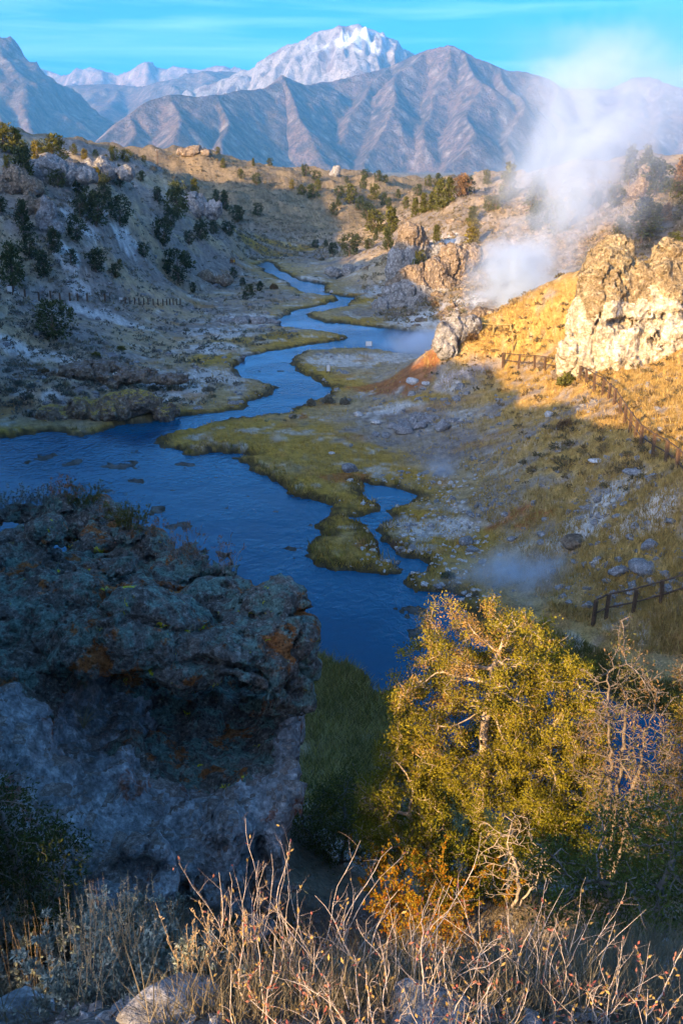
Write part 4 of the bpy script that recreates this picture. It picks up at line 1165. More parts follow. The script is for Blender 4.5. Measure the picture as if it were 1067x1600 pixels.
# ---- the big sunlit juniper, right of the middle
JB = at_y(732, 1400, 17.0); JB[2] = ground(JB[0], JB[1])[0] - 0.1
rng_ = np.random.RandomState(5)
jp = np.concatenate([crown_points(860, 2.0, 1.6, 2.0, 6.6, rng_, 0.5, 22, 0.5) + np.array([0.30, 0, 0]),
                     crown_points(380, 1.15, 1.1, 1.0, 4.0, rng_, 0.5, 7) + np.array([-1.45, -0.3, 0]),
                     crown_points(460, 1.3, 1.2, 0.8, 5.2, rng_, 0.5, 9) + np.array([1.45, 0.1, 0.2]),
                     crown_points(260, 1.7, 1.0, 0.5, 2.2, rng_, 0.5, 7) + np.array([0.1, -0.7, 0.1])])
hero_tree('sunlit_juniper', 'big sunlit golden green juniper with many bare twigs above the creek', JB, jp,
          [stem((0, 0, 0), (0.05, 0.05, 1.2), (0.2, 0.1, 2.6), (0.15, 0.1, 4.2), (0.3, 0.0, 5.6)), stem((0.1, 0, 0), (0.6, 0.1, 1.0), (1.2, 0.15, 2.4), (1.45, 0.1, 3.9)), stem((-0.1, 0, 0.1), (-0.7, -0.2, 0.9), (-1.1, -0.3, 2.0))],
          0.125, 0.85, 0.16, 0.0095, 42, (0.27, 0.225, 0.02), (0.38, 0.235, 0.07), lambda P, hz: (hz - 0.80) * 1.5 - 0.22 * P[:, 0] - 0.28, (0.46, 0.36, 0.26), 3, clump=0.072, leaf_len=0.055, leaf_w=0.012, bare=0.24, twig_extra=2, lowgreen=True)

# ---- darker junipers around it
def dark_juniper(name, label, u, v, y, pts_spec, stems, seed, leafc=(0.060, 0.075, 0.018), n=26, bark=(0.24, 0.21, 0.18), bare=0.0, dryc=(0.15, 0.11, 0.04), dry=-0.75, cat='tree', twig_extra=1, step=0.14, clump=0.09, ll=0.06, lw=0.012):
    b = at_y(u, v, y); b[2] = ground(b[0], b[1])[0] - 0.1
    r = np.random.RandomState(seed)
    pts = np.concatenate([crown_points(c[0], c[1], c[2], c[3], c[4], r, 0.5, 7) + np.array([c[5], c[6], 0]) for c in pts_spec])
    return hero_tree(name, label, b, pts, stems, step, 0.85, 0.18, 0.0075, n, leafc, dryc, lambda P, hz: dry + 0 * hz, bark, seed, bare=bare, cat=cat, twig_extra=twig_extra, clump=clump, leaf_len=ll, leaf_w=lw)

dark_juniper('shaded_juniper', 'dark shaded juniper at the left edge in front of the cliff', 30, 1440, 11.3,
    [(330, 0.75, 0.8, 0.5, 3.1, -0.15, 0), (130, 0.5, 0.5, 0.9, 2.2, 0.6, 0), (90, 0.5, 0.5, 0.3, 1.2, 0.3, -0.3)], [stem((0, 0, 0), (0.1, 0, 0.8), (0.0, 0, 1.8), (-0.1, 0, 2.6)), stem((0.05, 0, 0), (0.45, 0, 0.7), (0.75, 0, 1.4))], 21, n=30)
dark_juniper('bankside_juniper', 'dark green juniper in shade between the cliff and the sunlit juniper', 530, 1425, 19.5,
    [(360, 1.15, 1.0, 0.2, 2.9, 0, 0), (120, 0.7, 0.8, 0.2, 1.7, 0.9, 0), (110, 0.6, 0.7, 0.2, 1.6, -0.85, 0)], [stem((0, 0, 0), (0.15, 0, 0.7), (0.1, 0, 1.6), (0.2, 0, 2.3)), stem((0, 0, 0), (-0.5, 0, 0.6), (-0.8, 0, 1.1)), stem((0, 0, 0), (0.6, 0, 0.5), (0.95, 0, 1.0))], 22, leafc=(0.13, 0.13, 0.025), n=30)
dark_juniper('corner_juniper', 'dense dark juniper filling the right edge behind the pale twigs', 1000, 1530, 7.6,
    [(420, 1.0, 0.9, 0.0, 1.75, 0.25, 0), (200, 0.75, 0.8, 0.0, 1.1, -0.45, 0.1)], [stem((0, 0, 0), (0.1, 0, 0.6), (0.15, 0, 1.2)), stem((0, 0, 0), (-0.3, 0, 0.4), (-0.5, 0, 0.8))], 23, leafc=(0.11, 0.13, 0.025), n=34, step=0.11, clump=0.07, ll=0.045, lw=0.009)
dark_juniper('low_juniper', 'low spreading dark juniper under the sunlit one', 800, 1500, 11.5,
    [(300, 1.2, 0.9, 0.1, 1.25, 0, 0), (120, 0.7, 0.7, 0.2, 1.5, 0.8, 0.3)], [stem((0, 0, 0), (0.2, 0, 0.5), (0.3, 0, 1.0)), stem((0, 0, 0), (-0.6, 0, 0.4)), stem((0, 0, 0), (0.7, 0.2, 0.5), (0.9, 0.3, 1.1))], 24, leafc=(0.13, 0.14, 0.02), n=30)
dark_juniper('lit_juniper', 'yellow green juniper bush at the foot of the dead grey tree', 900, 1400, 18.0,
    [(380, 1.5, 0.9, 0.2, 2.9, 0, 0), (240, 1.3, 0.8, 0.2, 2.6, 1.9, 0)], [stem((0, 0, 0), (0.1, 0, 0.6), (0.2, 0, 1.2)), stem((0, 0, 0), (0.8, 0, 0.5), (1.3, 0, 0.9))], 25, leafc=(0.22, 0.20, 0.02), n=30)
dark_juniper('dying_juniper', 'half dead juniper with charred grey stems at the right of the sunlit one', 940, 1395, 15.6,
    [(340, 1.2, 1.0, 1.5, 5.9, 0.0, 0), (200, 0.9, 0.8, 0.9, 3.6, 0.8, 0)], [stem((0, 0, 0), (-0.1, 0, 1.2), (-0.05, 0, 2.6), (-0.3, 0, 4.9)), stem((0, 0, 0), (0.3, 0, 1.2), (0.35, 0, 2.4), (0.6, 0, 4.4)), stem((0.1, 0, 0), (0.1, 0.1, 1.5), (0.15, 0.1, 4.2))], 26, leafc=(0.13, 0.12, 0.03), n=9, bare=0.65, bark=(0.22, 0.18, 0.145), dry=-0.05, dryc=(0.28, 0.17, 0.07), twig_extra=3)
dark_juniper('withered_juniper', 'withered twiggy juniper at the right frame edge behind the creek gap', 1062, 1380, 17.2,
    [(460, 1.4, 1.2, 0.8, 5.6, 0.1, 0)], [stem((0, 0, 0), (0.0, 0, 1.4), (0.1, 0, 2.8), (0.1, 0, 4.0)), stem((0, 0, 0), (-0.5, 0, 1.2), (-0.7, 0, 2.8))], 27, leafc=(0.22, 0.18, 0.025), n=26, bare=0.2, bark=(0.40, 0.335, 0.275), dry=-0.25, dryc=(0.30, 0.19, 0.075), twig_extra=3)
dark_juniper('grey_bush', 'bare grey twiggy bush leaning over the creek left of the sunlit juniper', 612, 1205, 25.0,
    [(240, 0.85, 0.8, 0.5, 3.0, 0.0, 0)], [stem((0, 0, 0), (-0.1, 0, 0.8), (-0.15, 0, 1.8)), stem((0, 0, 0), (0.3, 0, 0.8), (0.4, 0, 1.6))], 28, leafc=(0.13, 0.10, 0.05), n=7, bare=0.55, bark=(0.30, 0.27, 0.25), dry=0.4, dryc=(0.19, 0.12, 0.06), twig_extra=2, cat='bush')
dark_juniper('dry_snag', 'bare pale twig snag rising from the low juniper in the right foreground', 800, 1440, 14.8,
    [(150, 0.75, 0.6, 0.3, 2.2, 0.0, 0)], [stem((0, 0, 0), (0.1, 0, 0.6), (-0.15, 0, 1.4)), stem((0, 0, 0), (0.4, 0, 0.7), (0.5, 0, 1.4))], 29, n=0, bark=(0.46, 0.38, 0.31), twig_extra=2, cat='dead tree')
dark_juniper('creek_snag', 'thin bleached snag at the water left of the sunlit juniper crown', 652, 1085, 29.0,
    [(90, 0.9, 0.6, 0.6, 2.6, -0.2, 0)], [stem((0, 0, 0), (0.0, 0, 0.8), (-0.2, 0, 1.8))], 30, n=0, bark=(0.40, 0.38, 0.37), twig_extra=1, cat='dead tree')

# ---- distant trees: a few kinds of crown, every tree its own object
def far_tree(kind, seed):
    rng = np.random.RandomState(seed)
    VA, QA, off = [], [], 0
    top = 1.0
    nl = 4 if kind != 'pine' else 1
    segs = []
    if kind == 'pine':
        segs.append(((0, 0, 0), (0.02, 0, 0.95), 0.028, 0.006))
        for z in np.linspace(0.22, 0.9, 12):
            a = rng.rand() * 6.28
            for q in range(4):
                an = a + q * 1.57 + rng.normal() * 0.3; L = 0.30 * (1 - z) ** 0.8 + 0.05
                segs.append(((0, 0, z), (cos(an) * L, sin(an) * L, z + 0.04), 0.008, 0.003))
    else:
        lean = rng.normal() * 0.05
        segs.append(((0, 0, 0), (lean, 0, 0.35), 0.045, 0.032)); segs.append(((lean, 0, 0.35), (lean * 1.5, 0.02, 0.7), 0.032, 0.012))
        for q in range(6):
            an = q * 1.05 + rng.rand(); z = rng.uniform(0.15, 0.5)
            segs.append(((lean, 0, z), (lean + cos(an) * 0.24, sin(an) * 0.24, z + rng.uniform(0.12, 0.3)), 0.018, 0.006))
    A = np.array([s[0] for s in segs], float); B = np.array([s[1] for s in segs], float)
    V, Q = tubes(A, B, np.array([s[2] for s in segs]), np.array([s[3] for s in segs]), 5)
    tr = new_mesh('trunk', V, Q, True); set_col(tr, np.tile([0.17, 0.12, 0.085], (len(V), 1))); tr.materials.append(M_BARK)
    # crown of leaf clumps
    if kind == 'pine':
        c = []
        for z in np.linspace(0.25, 0.98, 26):
            R = 0.30 * (1 - z) ** 0.75 + 0.02
            for q in range(5): 
                an = rng.rand() * 6.28; rr = R * rng.uniform(0.35, 1.05); c.append((cos(an) * rr, sin(an) * rr, z + rng.normal() * 0.02, 0.065))
        c = np.array(c)
    else:
        w = {'round': 0.42, 'cone': 0.30, 'wide': 0.55, 'bush': 0.62}[kind]; zb = {'round': 0.14, 'cone': 0.06, 'wide': 0.12, 'bush': 0.02}[kind]
        nlobe = 11; lob = []
        for q in range(nlobe):
            z = zb + (0.93 - zb) * (q + 0.5) / nlobe
            pr = {'round': (1 - (2 * (z - 0.5)) ** 2 * 0.75), 'cone': (1.08 - z) ** 0.7, 'wide': (1 - (1.6 * (z - 0.55)) ** 2), 'bush': 1 - z * 0.6}[kind]
            for _ in range(3):
                an = rng.rand() * 6.28; rr = w * max(pr, 0.12) * rng.uniform(0.25, 0.78)
                lob.append((cos(an) * rr, sin(an) * rr, z, 0.10 + 0.07 * rng.rand()))
        lob.append((0, 0, 0.93, 0.08))
        lob = np.array(lob); c = []
        for (x, y, z, r) in lob:
            m = 6
            q = rng.normal(size=(m, 3)); q /= np.linalg.norm(q, axis=1, keepdims=True)
            for k in q: c.append((x + k[0] * r * 0.8, y + k[1] * r * 0.8, z + k[2] * r * 0.8, 0.05))
        c = np.array(c)
    idx = np.repeat(np.arange(len(c)), 7)
    P = c[idx, :3] + c[idx, 3:4] * 0.55 * rng.normal(size=(len(idx), 3))
    D = P - np.array([0, 0, 0.4])
    VL, QL = leaves(P, D / (np.linalg.norm(D, axis=1, keepdims=True) + 1e-6), 0.085 * rng.uniform(0.6, 1.3, len(P)), 0.021, rng, 0.9)
    cl = rng.uniform(0.55, 1.45, (len(c), 1))[idx] * rng.uniform(0.8, 1.2, (len(idx), 1))
    return tr, VL, QL, cl
KINDS_T = {}
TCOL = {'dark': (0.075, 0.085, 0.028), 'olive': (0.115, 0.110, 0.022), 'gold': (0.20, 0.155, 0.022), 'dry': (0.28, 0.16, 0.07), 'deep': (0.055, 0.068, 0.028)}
def tree_mesh(kind, var, col):
    key = (kind, var, col)
    if key not in KINDS_T:
        if (kind, var) not in KINDS_T: KINDS_T[(kind, var)] = far_tree(kind, 500 + 17 * var + len(kind) * 3)
        tr, VL, QL, cl = KINDS_T[(kind, var)]
        me = new_mesh('crown', VL, QL, False); set_col(me, (np.array(TCOL[col])[None] * cl).repeat(4, 0)); me.materials.append(M_LEAF)
        KINDS_T[key] = (tr, me)
    return KINDS_T[key]

ORD = ['leftmost', 'second from left', 'third from left', 'fourth from left', 'fifth from left', 'sixth from left', 'seventh from left', 'eighth from left', 'ninth from left', 'tenth from left', 'eleventh from left', 'twelfth from left']
def place_trees(zone, group, items):
    """items: (u, v of the foot, height in picture units, kind, colour, width factor)"""
    items = sorted(items, key=lambda a: a[0])
    n = len(items)
    for i, it in enumerate(items):
        u, v, hp, kind, col = it[:5]; wf = it[5] if len(it) > 5 else 1.0
        p = pick(u, v)
        if p is None:
            for dv in range(2, 60, 2):
                p = pick(u, v + dv)
                if p is not None: break
        dist = np.hypot(np.hypot(p[0], p[1]), CAM_Z - p[2]); H = hp / FPX * dist * 1.05
        var = int(u * 3 + v) % 3
        tr, cr = tree_mesh(kind, var, col)
        o = empty({'pine': 'pine_tree', 'bush': 'scrub_bush'}.get(kind, 'juniper_tree'), p - np.array([0, 0, 0.04 * H]), (u * 2.7 + v) % 6.28)
        wf *= 0.82 + 0.42 * ((u * 13 + v * 7) % 11) / 10.0
        o.scale = (H * wf, H * wf * (0.9 + 0.2 * ((u * 5 + v) % 7) / 6.0), H)
        a = link('trunk', tr, None, o); b = link('crown', cr, None, o)
        lab = (ORD[i] if i < n - 1 else 'rightmost') + ' of the ' + zone if n > 1 else zone
        tag(o, lab, {'pine': 'pine tree', 'bush': 'bush'}.get(kind, 'juniper'), group)

place_trees('sunlit junipers on the left skyline', 'skyline junipers', [(8,238,36,'round','olive'),(28,241,32,'cone','olive'),(62,258,30,'round','gold'),(88,256,38,'round','olive'),(116,242,14,'wide','olive'),(133,250,14,'round','gold'),(180,252,20,'wide','olive'),(199,254,16,'wide','olive'),(225,254,9,'wide','olive')])
place_trees('low junipers just under the left skyline', 'skyline junipers', [(15,264,18,'bush','gold'),(39,297,60,'cone','dark',1.1),(150,247,10,'bush','olive'),(167,254,10,'bush','olive'),(174,268,14,'bush','gold'),(221,284,14,'round','dark')])
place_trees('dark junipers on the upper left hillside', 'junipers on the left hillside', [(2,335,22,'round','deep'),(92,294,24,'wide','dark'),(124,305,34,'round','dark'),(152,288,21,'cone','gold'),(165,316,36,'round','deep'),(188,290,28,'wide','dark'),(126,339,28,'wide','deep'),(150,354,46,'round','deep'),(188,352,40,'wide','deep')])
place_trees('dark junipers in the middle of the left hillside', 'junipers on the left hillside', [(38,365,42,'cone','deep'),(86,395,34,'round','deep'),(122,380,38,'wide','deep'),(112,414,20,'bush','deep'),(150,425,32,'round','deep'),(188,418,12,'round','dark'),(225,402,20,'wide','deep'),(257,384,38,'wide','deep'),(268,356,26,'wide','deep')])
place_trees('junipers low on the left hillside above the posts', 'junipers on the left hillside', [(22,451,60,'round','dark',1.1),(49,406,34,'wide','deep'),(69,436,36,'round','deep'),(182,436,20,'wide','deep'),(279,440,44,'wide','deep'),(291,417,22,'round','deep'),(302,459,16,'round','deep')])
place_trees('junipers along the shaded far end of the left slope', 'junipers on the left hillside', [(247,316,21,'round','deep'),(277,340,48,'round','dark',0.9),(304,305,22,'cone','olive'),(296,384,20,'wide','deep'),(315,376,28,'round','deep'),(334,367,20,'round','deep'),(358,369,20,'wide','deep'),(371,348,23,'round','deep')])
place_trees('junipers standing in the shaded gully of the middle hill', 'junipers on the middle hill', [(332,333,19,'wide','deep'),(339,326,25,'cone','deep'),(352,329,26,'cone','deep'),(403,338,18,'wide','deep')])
place_trees('single juniper with a reddish trunk below the left posts', None, [(88,532,56,'wide','dark')])
place_trees('junipers on the sunlit top of the middle hill', 'junipers on the middle hill', [(341,240,9,'round','olive'),(349,265,13,'round','olive'),(377,280,13,'round','olive'),(396,261,10,'cone','olive'),(401,290,15,'wide','dark'),(422,259,10,'wide','dark'),(456,296,13,'round','gold'),(478,276,16,'wide','dark')])
place_trees('junipers strewn along the right end of the middle hill', 'junipers on the middle hill', [(472,305,14,'round','olive'),(489,311,20,'wide','dark'),(495,284,14,'wide','dark'),(497,297,14,'round','olive'),(529,306,14,'wide','dark'),(542,286,9,'round','dark'),(547,318,27,'round','olive'),(568,295,18,'round','dark'),(570,280,12,'wide','dark'),(585,313,21,'round','olive'),(602,286,11,'round','dark')])
place_trees('dark junipers in the saddle behind the rock tower', 'junipers behind the rock tower', [(521,337,18,'round','deep'),(529,322,16,'cone','deep'),(562,330,20,'round','deep'),(576,345,26,'round','deep'),(600,322,18,'round','deep'),(607,327,16,'cone','dark'),(634,326,16,'cone','olive'),(622,310,12,'cone','dark')])
place_trees('far junipers on the skyline right of the middle hill', 'far skyline junipers', [(591,284,15,'wide','dark'),(652,306,16,'wide','dark'),(669,293,16,'wide','olive'),(684,289,16,'round','dark')])
place_trees('junipers growing left of the pale rock tower', 'junipers by the rock tower', [(521,399,18,'round','deep'),(546,401,31,'wide','deep'),(557,386,18,'round','deep'),(576,390,16,'wide','dark'),(587,366,34,'round','olive'),(587,376,18,'cone','dark'),(606,391,32,'cone','dark'),(611,367,38,'cone','olive')])
place_trees('junipers climbing the sunlit slope above the rock tower', 'junipers above the rock tower', [(649,337,24,'cone','olive'),(662,333,26,'cone','olive'),(675,330,24,'cone','olive'),(688,330,43,'round','olive',0.9),(702,318,35,'cone','olive'),(719,308,30,'round','dry'),(731,303,24,'round','dark'),(760,289,20,'round','olive')])
place_trees('trees scattered over the sunlit slope left of the steam', 'junipers above the rock tower', [(682,378,23,'cone','olive'),(654,436,40,'wide','olive',0.55),(664,436,22,'cone','dark'),(738,350,23,'cone','olive'),(738,387,38,'cone','gold',1.1),(763,332,21,'wide','olive'),(774,330,20,'wide','olive'),(793,316,52,'cone','olive',0.9)])
place_trees('trees showing through the steam plume', 'trees behind the steam', [(838,340,56,'pine','olive'),(871,374,52,'pine','olive'),(840,362,40,'wide','dark'),(900,330,30,'round','olive'),(930,327,24,'wide','dark'),(960,325,30,'wide','olive')])
place_trees('trees on the ridge at the upper right', 'trees on the right ridge', [(982,292,52,'pine','olive',1.0),(1006,290,50,'pine','olive'),(1027,302,44,'round','dark',0.95),(1055,312,24,'wide','olive'),(1064,304,50,'cone','dry',0.7)])
place_trees('trees behind the sunlit outcrop', 'trees on the right ridge', [(967,376,32,'round','olive'),(1001,380,60,'pine','olive',1.25),(1027,346,23,'round','olive'),(1050,391,24,'bush','olive'),(1062,392,18,'bush','olive'),(1040,346,24,'round','dry')])
place_trees('small dark bushes on the flats by the far creek bend', 'bushes by the far creek', [(366,435,16,'bush','deep'),(379,447,12,'round','deep'),(384,468,12,'bush','deep'),(407,455,14,'round','deep'),(493,388,12,'wide','deep'),(510,386,10,'wide','deep'),(390,462,16,'bush','dark')])

# ---------------------------------------------------------------- fences, posts, signs
M_POST = mat_plain('weathered_post', (0.115, 0.070, 0.042), 0.85, 9.0, 0.45, 0.5, 0.02)
M_RAIL = mat_plain('weathered_rail', (0.10, 0.066, 0.044), 0.85, 9.0, 0.45, 0.5, 0.02)
M_YPOST = mat_plain('yellow_timber', (0.40, 0.29, 0.11), 0.85, 9.0, 0.35, 0.4, 0.02)
M_WHITE = mat_plain('white_board', (0.62, 0.60, 0.55), 0.7, 9.0, 0.15, 0.1, 0.01)
M_BROWN = mat_plain('brown_board', (0.16, 0.065, 0.025), 0.8, 9.0, 0.2, 0.2, 0.01)
M_YELLOW = mat_plain('yellow_board', (0.62, 0.33, 0.02), 0.7, 9.0, 0.1, 0.1, 0.01)

def box_mesh(name, sx, sy, sz, m, top=0.0):
    """post or board with a small chamfer round the top"""
    c = min(sx, sy) * 0.18
    V = []
    for z, k in ((0, 0), (sz - c, 0), (sz, c)):
        for x, y in ((-1, -1), (1, -1), (1, 1), (-1, 1)):
            V.append((x * (sx / 2 - k), y * (sy / 2 - k), z))
    F = [(3, 2, 1, 0), (8, 9, 10, 11)]
    for l in (0, 4):
        for i in range(4): F.append((l + i, l + (i + 1) % 4, l + 4 + (i + 1) % 4, l + 4 + i))
    me = new_mesh(name, np.array(V, float), np.array(F), False); me.materials.append(m)
    return me

def bar_mesh(name, a, b, r, m):
    V, Q = tubes(np.array([a]), np.array([b]), np.array([r]), np.array([r]), 6)
    Q2 = [(0, 1, 2, 3), (0, 3, 4, 5)]; Q3 = [(9, 8, 7, 6), (11, 10, 9, 6)]
    me = new_mesh(name, V, [Q, np.array(Q2), np.array(Q3)], False); me.materials.append(m)
    return me

def fence(label, path, gap, hgt, rails, w=0.13, mp=None, mr=None, sag=0.0, pts=None):
    mp = mp or M_POST; mr = mr or M_RAIL
    P = np.array([pick(u, v) for u, v in path]) if pts is None else np.array(pts)
    Q = [P[0]]
    for a, b in zip(P[:-1], P[1:]):
        n = max(1, int(round(np.linalg.norm((b - a)[:2]) / gap)))
        for k in range(1, n + 1): Q.append(a + (b - a) * k / n)
    Q = np.array(Q); Q[:, 2] = ground(Q[:, 0], Q[:, 1])
    zs = np.convolve(np.concatenate([[Q[0, 2]] * 2, Q[:, 2], [Q[-1, 2]] * 2]), np.ones(5) / 5, 'valid'); Q[:, 2] = np.maximum(Q[:, 2] - 0.1, 0.3 * Q[:, 2] + 0.7 * zs)
    root = empty('rail_fence' if rails else 'post_row', Q[0]); tag(root, label, 'fence' if rails else 'posts')
    me = box_mesh('post', w, w, hgt + 0.6, mp)
    r = np.random.RandomState(int(path[0][0]) if path else 5)
    tops = []
    for p in Q:
        o = link('post', me, None, root, tuple(p - Q[0] - np.array([0, 0, 0.6])))
        o.rotation_euler = (r.normal() * 0.03, r.normal() * 0.03, r.rand() * 0.5)
    for a, b in zip(Q[:-1], Q[1:]):
        for f in rails:
            link('rail', bar_mesh('rail', a - Q[0] + np.array([0, 0, hgt * f]), b - Q[0] + np.array([0, 0, hgt * f]), 0.042, mr), None, root)
    return root

fence('dark wooden fence zigzagging down the golden slope on the right', [(785,574),(835,577),(868,582),(905,596),(940,618),(968,650),(1000,697),(1040,722),(1075,765),(1110,800)], 2.2, 1.3, (0.97, 0.45), w=0.17)
fence('dark two rail fence behind the sunlit juniper at the lower right', [(925,978),(945,968),(988,955),(1033,941),(1090,920)], 1.9, 1.15, (0.97, 0.35), w=0.15)
fence('yellowish timber railing around the viewpoint on the crest', [(735,519),(748,520),(770,524),(795,525),(800,540),(800,552),(787,568)], 1.6, 1.05, (0.95,), mp=M_YPOST, mr=M_YPOST)
fence('short brown marker posts along the left hillside path', [(17,460),(40,464),(62,470),(80,466),(95,471),(110,471),(122,470),(137,471),(165,474)], 3.0, 1.1, (), w=0.22)
fence('close set low posts at the end of the left hillside path', [(196,474),(225,476),(255,478),(282,477)], 1.15, 1.0, (), w=0.16)

def post_sign(label, u, v, hpx, wpx, board, boardh=0.45, two=True, name='sign_board'):
    p = pick(u, v); d = np.hypot(p[1], CAM_Z - p[2]); H = hpx / FPX * d; W = wpx / FPX * d
    root = empty('notice_sign', p); tag(root, label, 'sign')
    me = box_mesh('post', 0.10, 0.10, H, M_POST)
    for x in ((-W / 2, W / 2) if two else (0,)): link('post', me, None, root, (x, 0, 0))
    b = box_mesh('sign_panel', W * (1.0 if two else 1.0), 0.04, H * boardh, board); link('sign_panel', b, None, root, (0, -0.08, H * (0.97 - boardh)))
    return root
post_sign('small pale notice sign on two posts at the edge of the creek flat', 576, 545, 12, 9, M_WHITE, 0.6)
post_sign('narrow pale notice on two short posts by the inner creek bend', 513, 583, 13, 5, M_WHITE, 0.75)
post_sign('white notice board at the left end of the hillside posts', 17, 462, 14, 7, M_WHITE, 0.6)
post_sign('small white notice among the close set posts on the left', 190, 474, 9, 5, M_WHITE, 0.35, two=False)

def kiosk():
    p = pick(364, 414); root = empty('information_kiosk', p); tag(root, 'small brown kiosk with a yellow panel beside the far creek bend', 'kiosk')
    s = np.hypot(p[1], CAM_Z - p[2]) / FPX
    me = box_mesh('post', 0.12, 0.12, 9 * s, M_BROWN)
    for x in (-3.4 * s, 3.4 * s): link('post', me, None, root, (x, 0, 0))
    link('panel', box_mesh('panel', 4.2 * s, 0.08, 5.4 * s, M_BROWN), None, root, (-1.2 * s, -0.1, 2.4 * s))
    o = link('panel', box_mesh('panel', 2.0 * s, 0.08, 3.4 * s, M_YELLOW), None, root, (2.2 * s, -0.1, 3.6 * s)); o['label'] = 'yellow panel of the kiosk'
    link('roof', box_mesh('roof', 8.4 * s, 0.5, 0.8 * s, M_BROWN), None, root, (0, 0, 9 * s))
kiosk()

def pole():
    p = pick(247, 258); root = empty('utility_pole', p); tag(root, 'thin wooden utility pole on the left skyline', 'utility pole')
    s = np.hypot(p[1], CAM_Z - p[2]) / FPX
    V, Q = tubes(np.array([[0, 0, -0.5]]), np.array([[0, 0, 22 * s]]), np.array([0.20]), np.array([0.14]), 8)
    link('mast', new_mesh('mast', V, Q), M_POST, root)
    link('crossarm', bar_mesh('crossarm', np.array([-2.2 * s, 0, 19 * s]), np.array([2.2 * s, 0, 19 * s]), 0.09, M_POST), None, root)
    link('crossarm', bar_mesh('crossarm', np.array([-1.8 * s, 0, 16.5 * s]), np.array([1.8 * s, 0, 16.5 * s]), 0.08, M_POST), None, root)
    ins = box_mesh('insulator', 0.12, 0.12, 0.3, M_WHITE)
    for x in (-2.0, -0.9, 0.9, 2.0): link('insulator', ins, None, root, (x * s, 0, 19.2 * s))
pole()
fence('grey wooden railing corner at the left frame edge above the cliff', [], 1.3, 1.0, (0.95, 0.5), w=0.12, pts=[(-13.2, 36.4, 0), (-11.6, 36.0, 0), (-11.9, 33.0, 0)])

# ---------------------------------------------------------------- foreground shrubs
def shrub(name, label, base, n, spread, hgt, seed, tw=(0.50, 0.41, 0.32), tipc=(0.44, 0.27, 0.19), leafc=None, leafn=0, side=8, r0=0.0032, lean=0.5, wig=0.15, ll=0.022, lw=0.0055, cat='shrub', sidelen=0.28, group=None, up=1.0):
    """wiry shrub: stems from the base, side twigs, a few leaves"""
    rng = np.random.RandomState(seed)
    root = empty(name, base); tag(root, label, cat, group)
    A, B, R0, R1, C = [], [], [], [], []; LP, LD = [], []
    def chain(p, d, L, r, lev, m):
        seg = L / m
        for k in range(m):
            d = d + wig * rng.normal(size=3) + np.array([0, 0, 0.05 * up]); d /= np.linalg.norm(d)
            q = p + d * seg; f0, f1 = 1 - 0.75 * k / m, 1 - 0.75 * (k + 1) / m
            A.append(p); B.append(q); R0.append(r * f0); R1.append(r * f1 * (1 + 0.25 * rng.rand()))
            t = (k + 1) / m
            C.append(np.array(tw) * (1 - 0.6 * t * (lev > 0)) + np.array(tipc) * 0.6 * t * (lev > 0))
            if lev < 2 and (k > 0 or lev > 0):
                for _ in range(rng.poisson(side / m * (1 if lev == 0 else 0.45))):
                    e = d + 0.75 * rng.normal(size=3) + np.array([0, 0, 0.25 * up]); e /= np.linalg.norm(e)
                    chain(p + (q - p) * rng.rand(), e, sidelen * L * rng.uniform(0.4, 1.2) * (1 - 0.4 * t), r * f1 * 0.6, lev + 1, 4)
            LP.append(q); LD.append(d)
            p = q
    for i in range(n):
        a = rng.rand() * 6.28; rr = spread * rng.rand() ** 0.6
        p = np.array([cos(a) * rr * 0.55, sin(a) * rr * 0.45, -0.03])
        d = np.array([cos(a) * lean * rr / spread, sin(a) * lean * rr / spread, 1.0]) + 0.12 * rng.normal(size=3); d /= np.linalg.norm(d)
        chain(p, d, hgt * rng.uniform(0.5, 1.05), r0 * rng.uniform(0.7, 1.3), 0, 9)
    V, Q = tubes(np.array(A), np.array(B), np.array(R0), np.array(R1), 3)
    me = new_mesh('twigs', V, Q); set_col(me, (np.array(C) * rng.uniform(0.75, 1.3, (len(C), 1))).repeat(6, 0)); link('twigs', me, M_TWIG, root)
    if leafc is not None:
        LP, LD = np.array(LP), np.array(LD)
        idx = rng.randint(0, len(LP), leafn)
        lc = np.array(leafc); lc = lc[rng.randint(0, len(lc), leafn)] * rng.uniform(0.7, 1.3, (leafn, 1))
        VL, QL = leaves(LP[idx] + 0.004 * rng.normal(size=(leafn, 3)), LD[idx], ll * rng.uniform(0.6, 1.4, leafn), lw, rng, 0.5)
        me = new_mesh('leaves', VL, QL, False); set_col(me, lc.repeat(4, 0)); link('leaves', me, M_LEAF, root)
    return root

def near(u, v, y):
    p = pick(u, v)
    return p
PINK = [(0.42, 0.17, 0.10), (0.34, 0.10, 0.07), (0.45, 0.28, 0.08), (0.30, 0.20, 0.06)]
for (u, y, n, sp, h, sd, lab) in [
    (450, 3.9, 46, 0.6, 0.74, 41, 'tall wiry sunlit shrub with reddish leaves left of the bottom boulder'),
    (560, 3.6, 46, 0.6, 0.76, 42, 'tallest pale twig shrub in the bottom middle of the view'),
    (700, 3.3, 40, 0.6, 0.52, 43, 'pale twig shrub in front of the orange bush at the bottom'),
    (850, 3.5, 44, 0.6, 0.62, 44, 'wiry pale shrub with yellow leaf tips at the bottom right'),
    (960, 3.3, 24, 0.45, 0.46, 45, 'thin sparse twig shrub nearest the bottom right corner'),
    (400, 3.2, 18, 0.4, 0.42, 46, 'short leaning twig shrub over the bottom left boulder'),
    (620, 3.0, 40, 0.6, 0.42, 47, 'low tangled twig shrub along the bottom edge in the middle')]:
    p = at_y(u, 1560, y); p[2] = ground(p[0], p[1])[0]
    shrub('twig_shrub', lab, p, int(n * 0.9), sp, h, sd, leafc=PINK, leafn=240, group='wiry foreground shrubs')

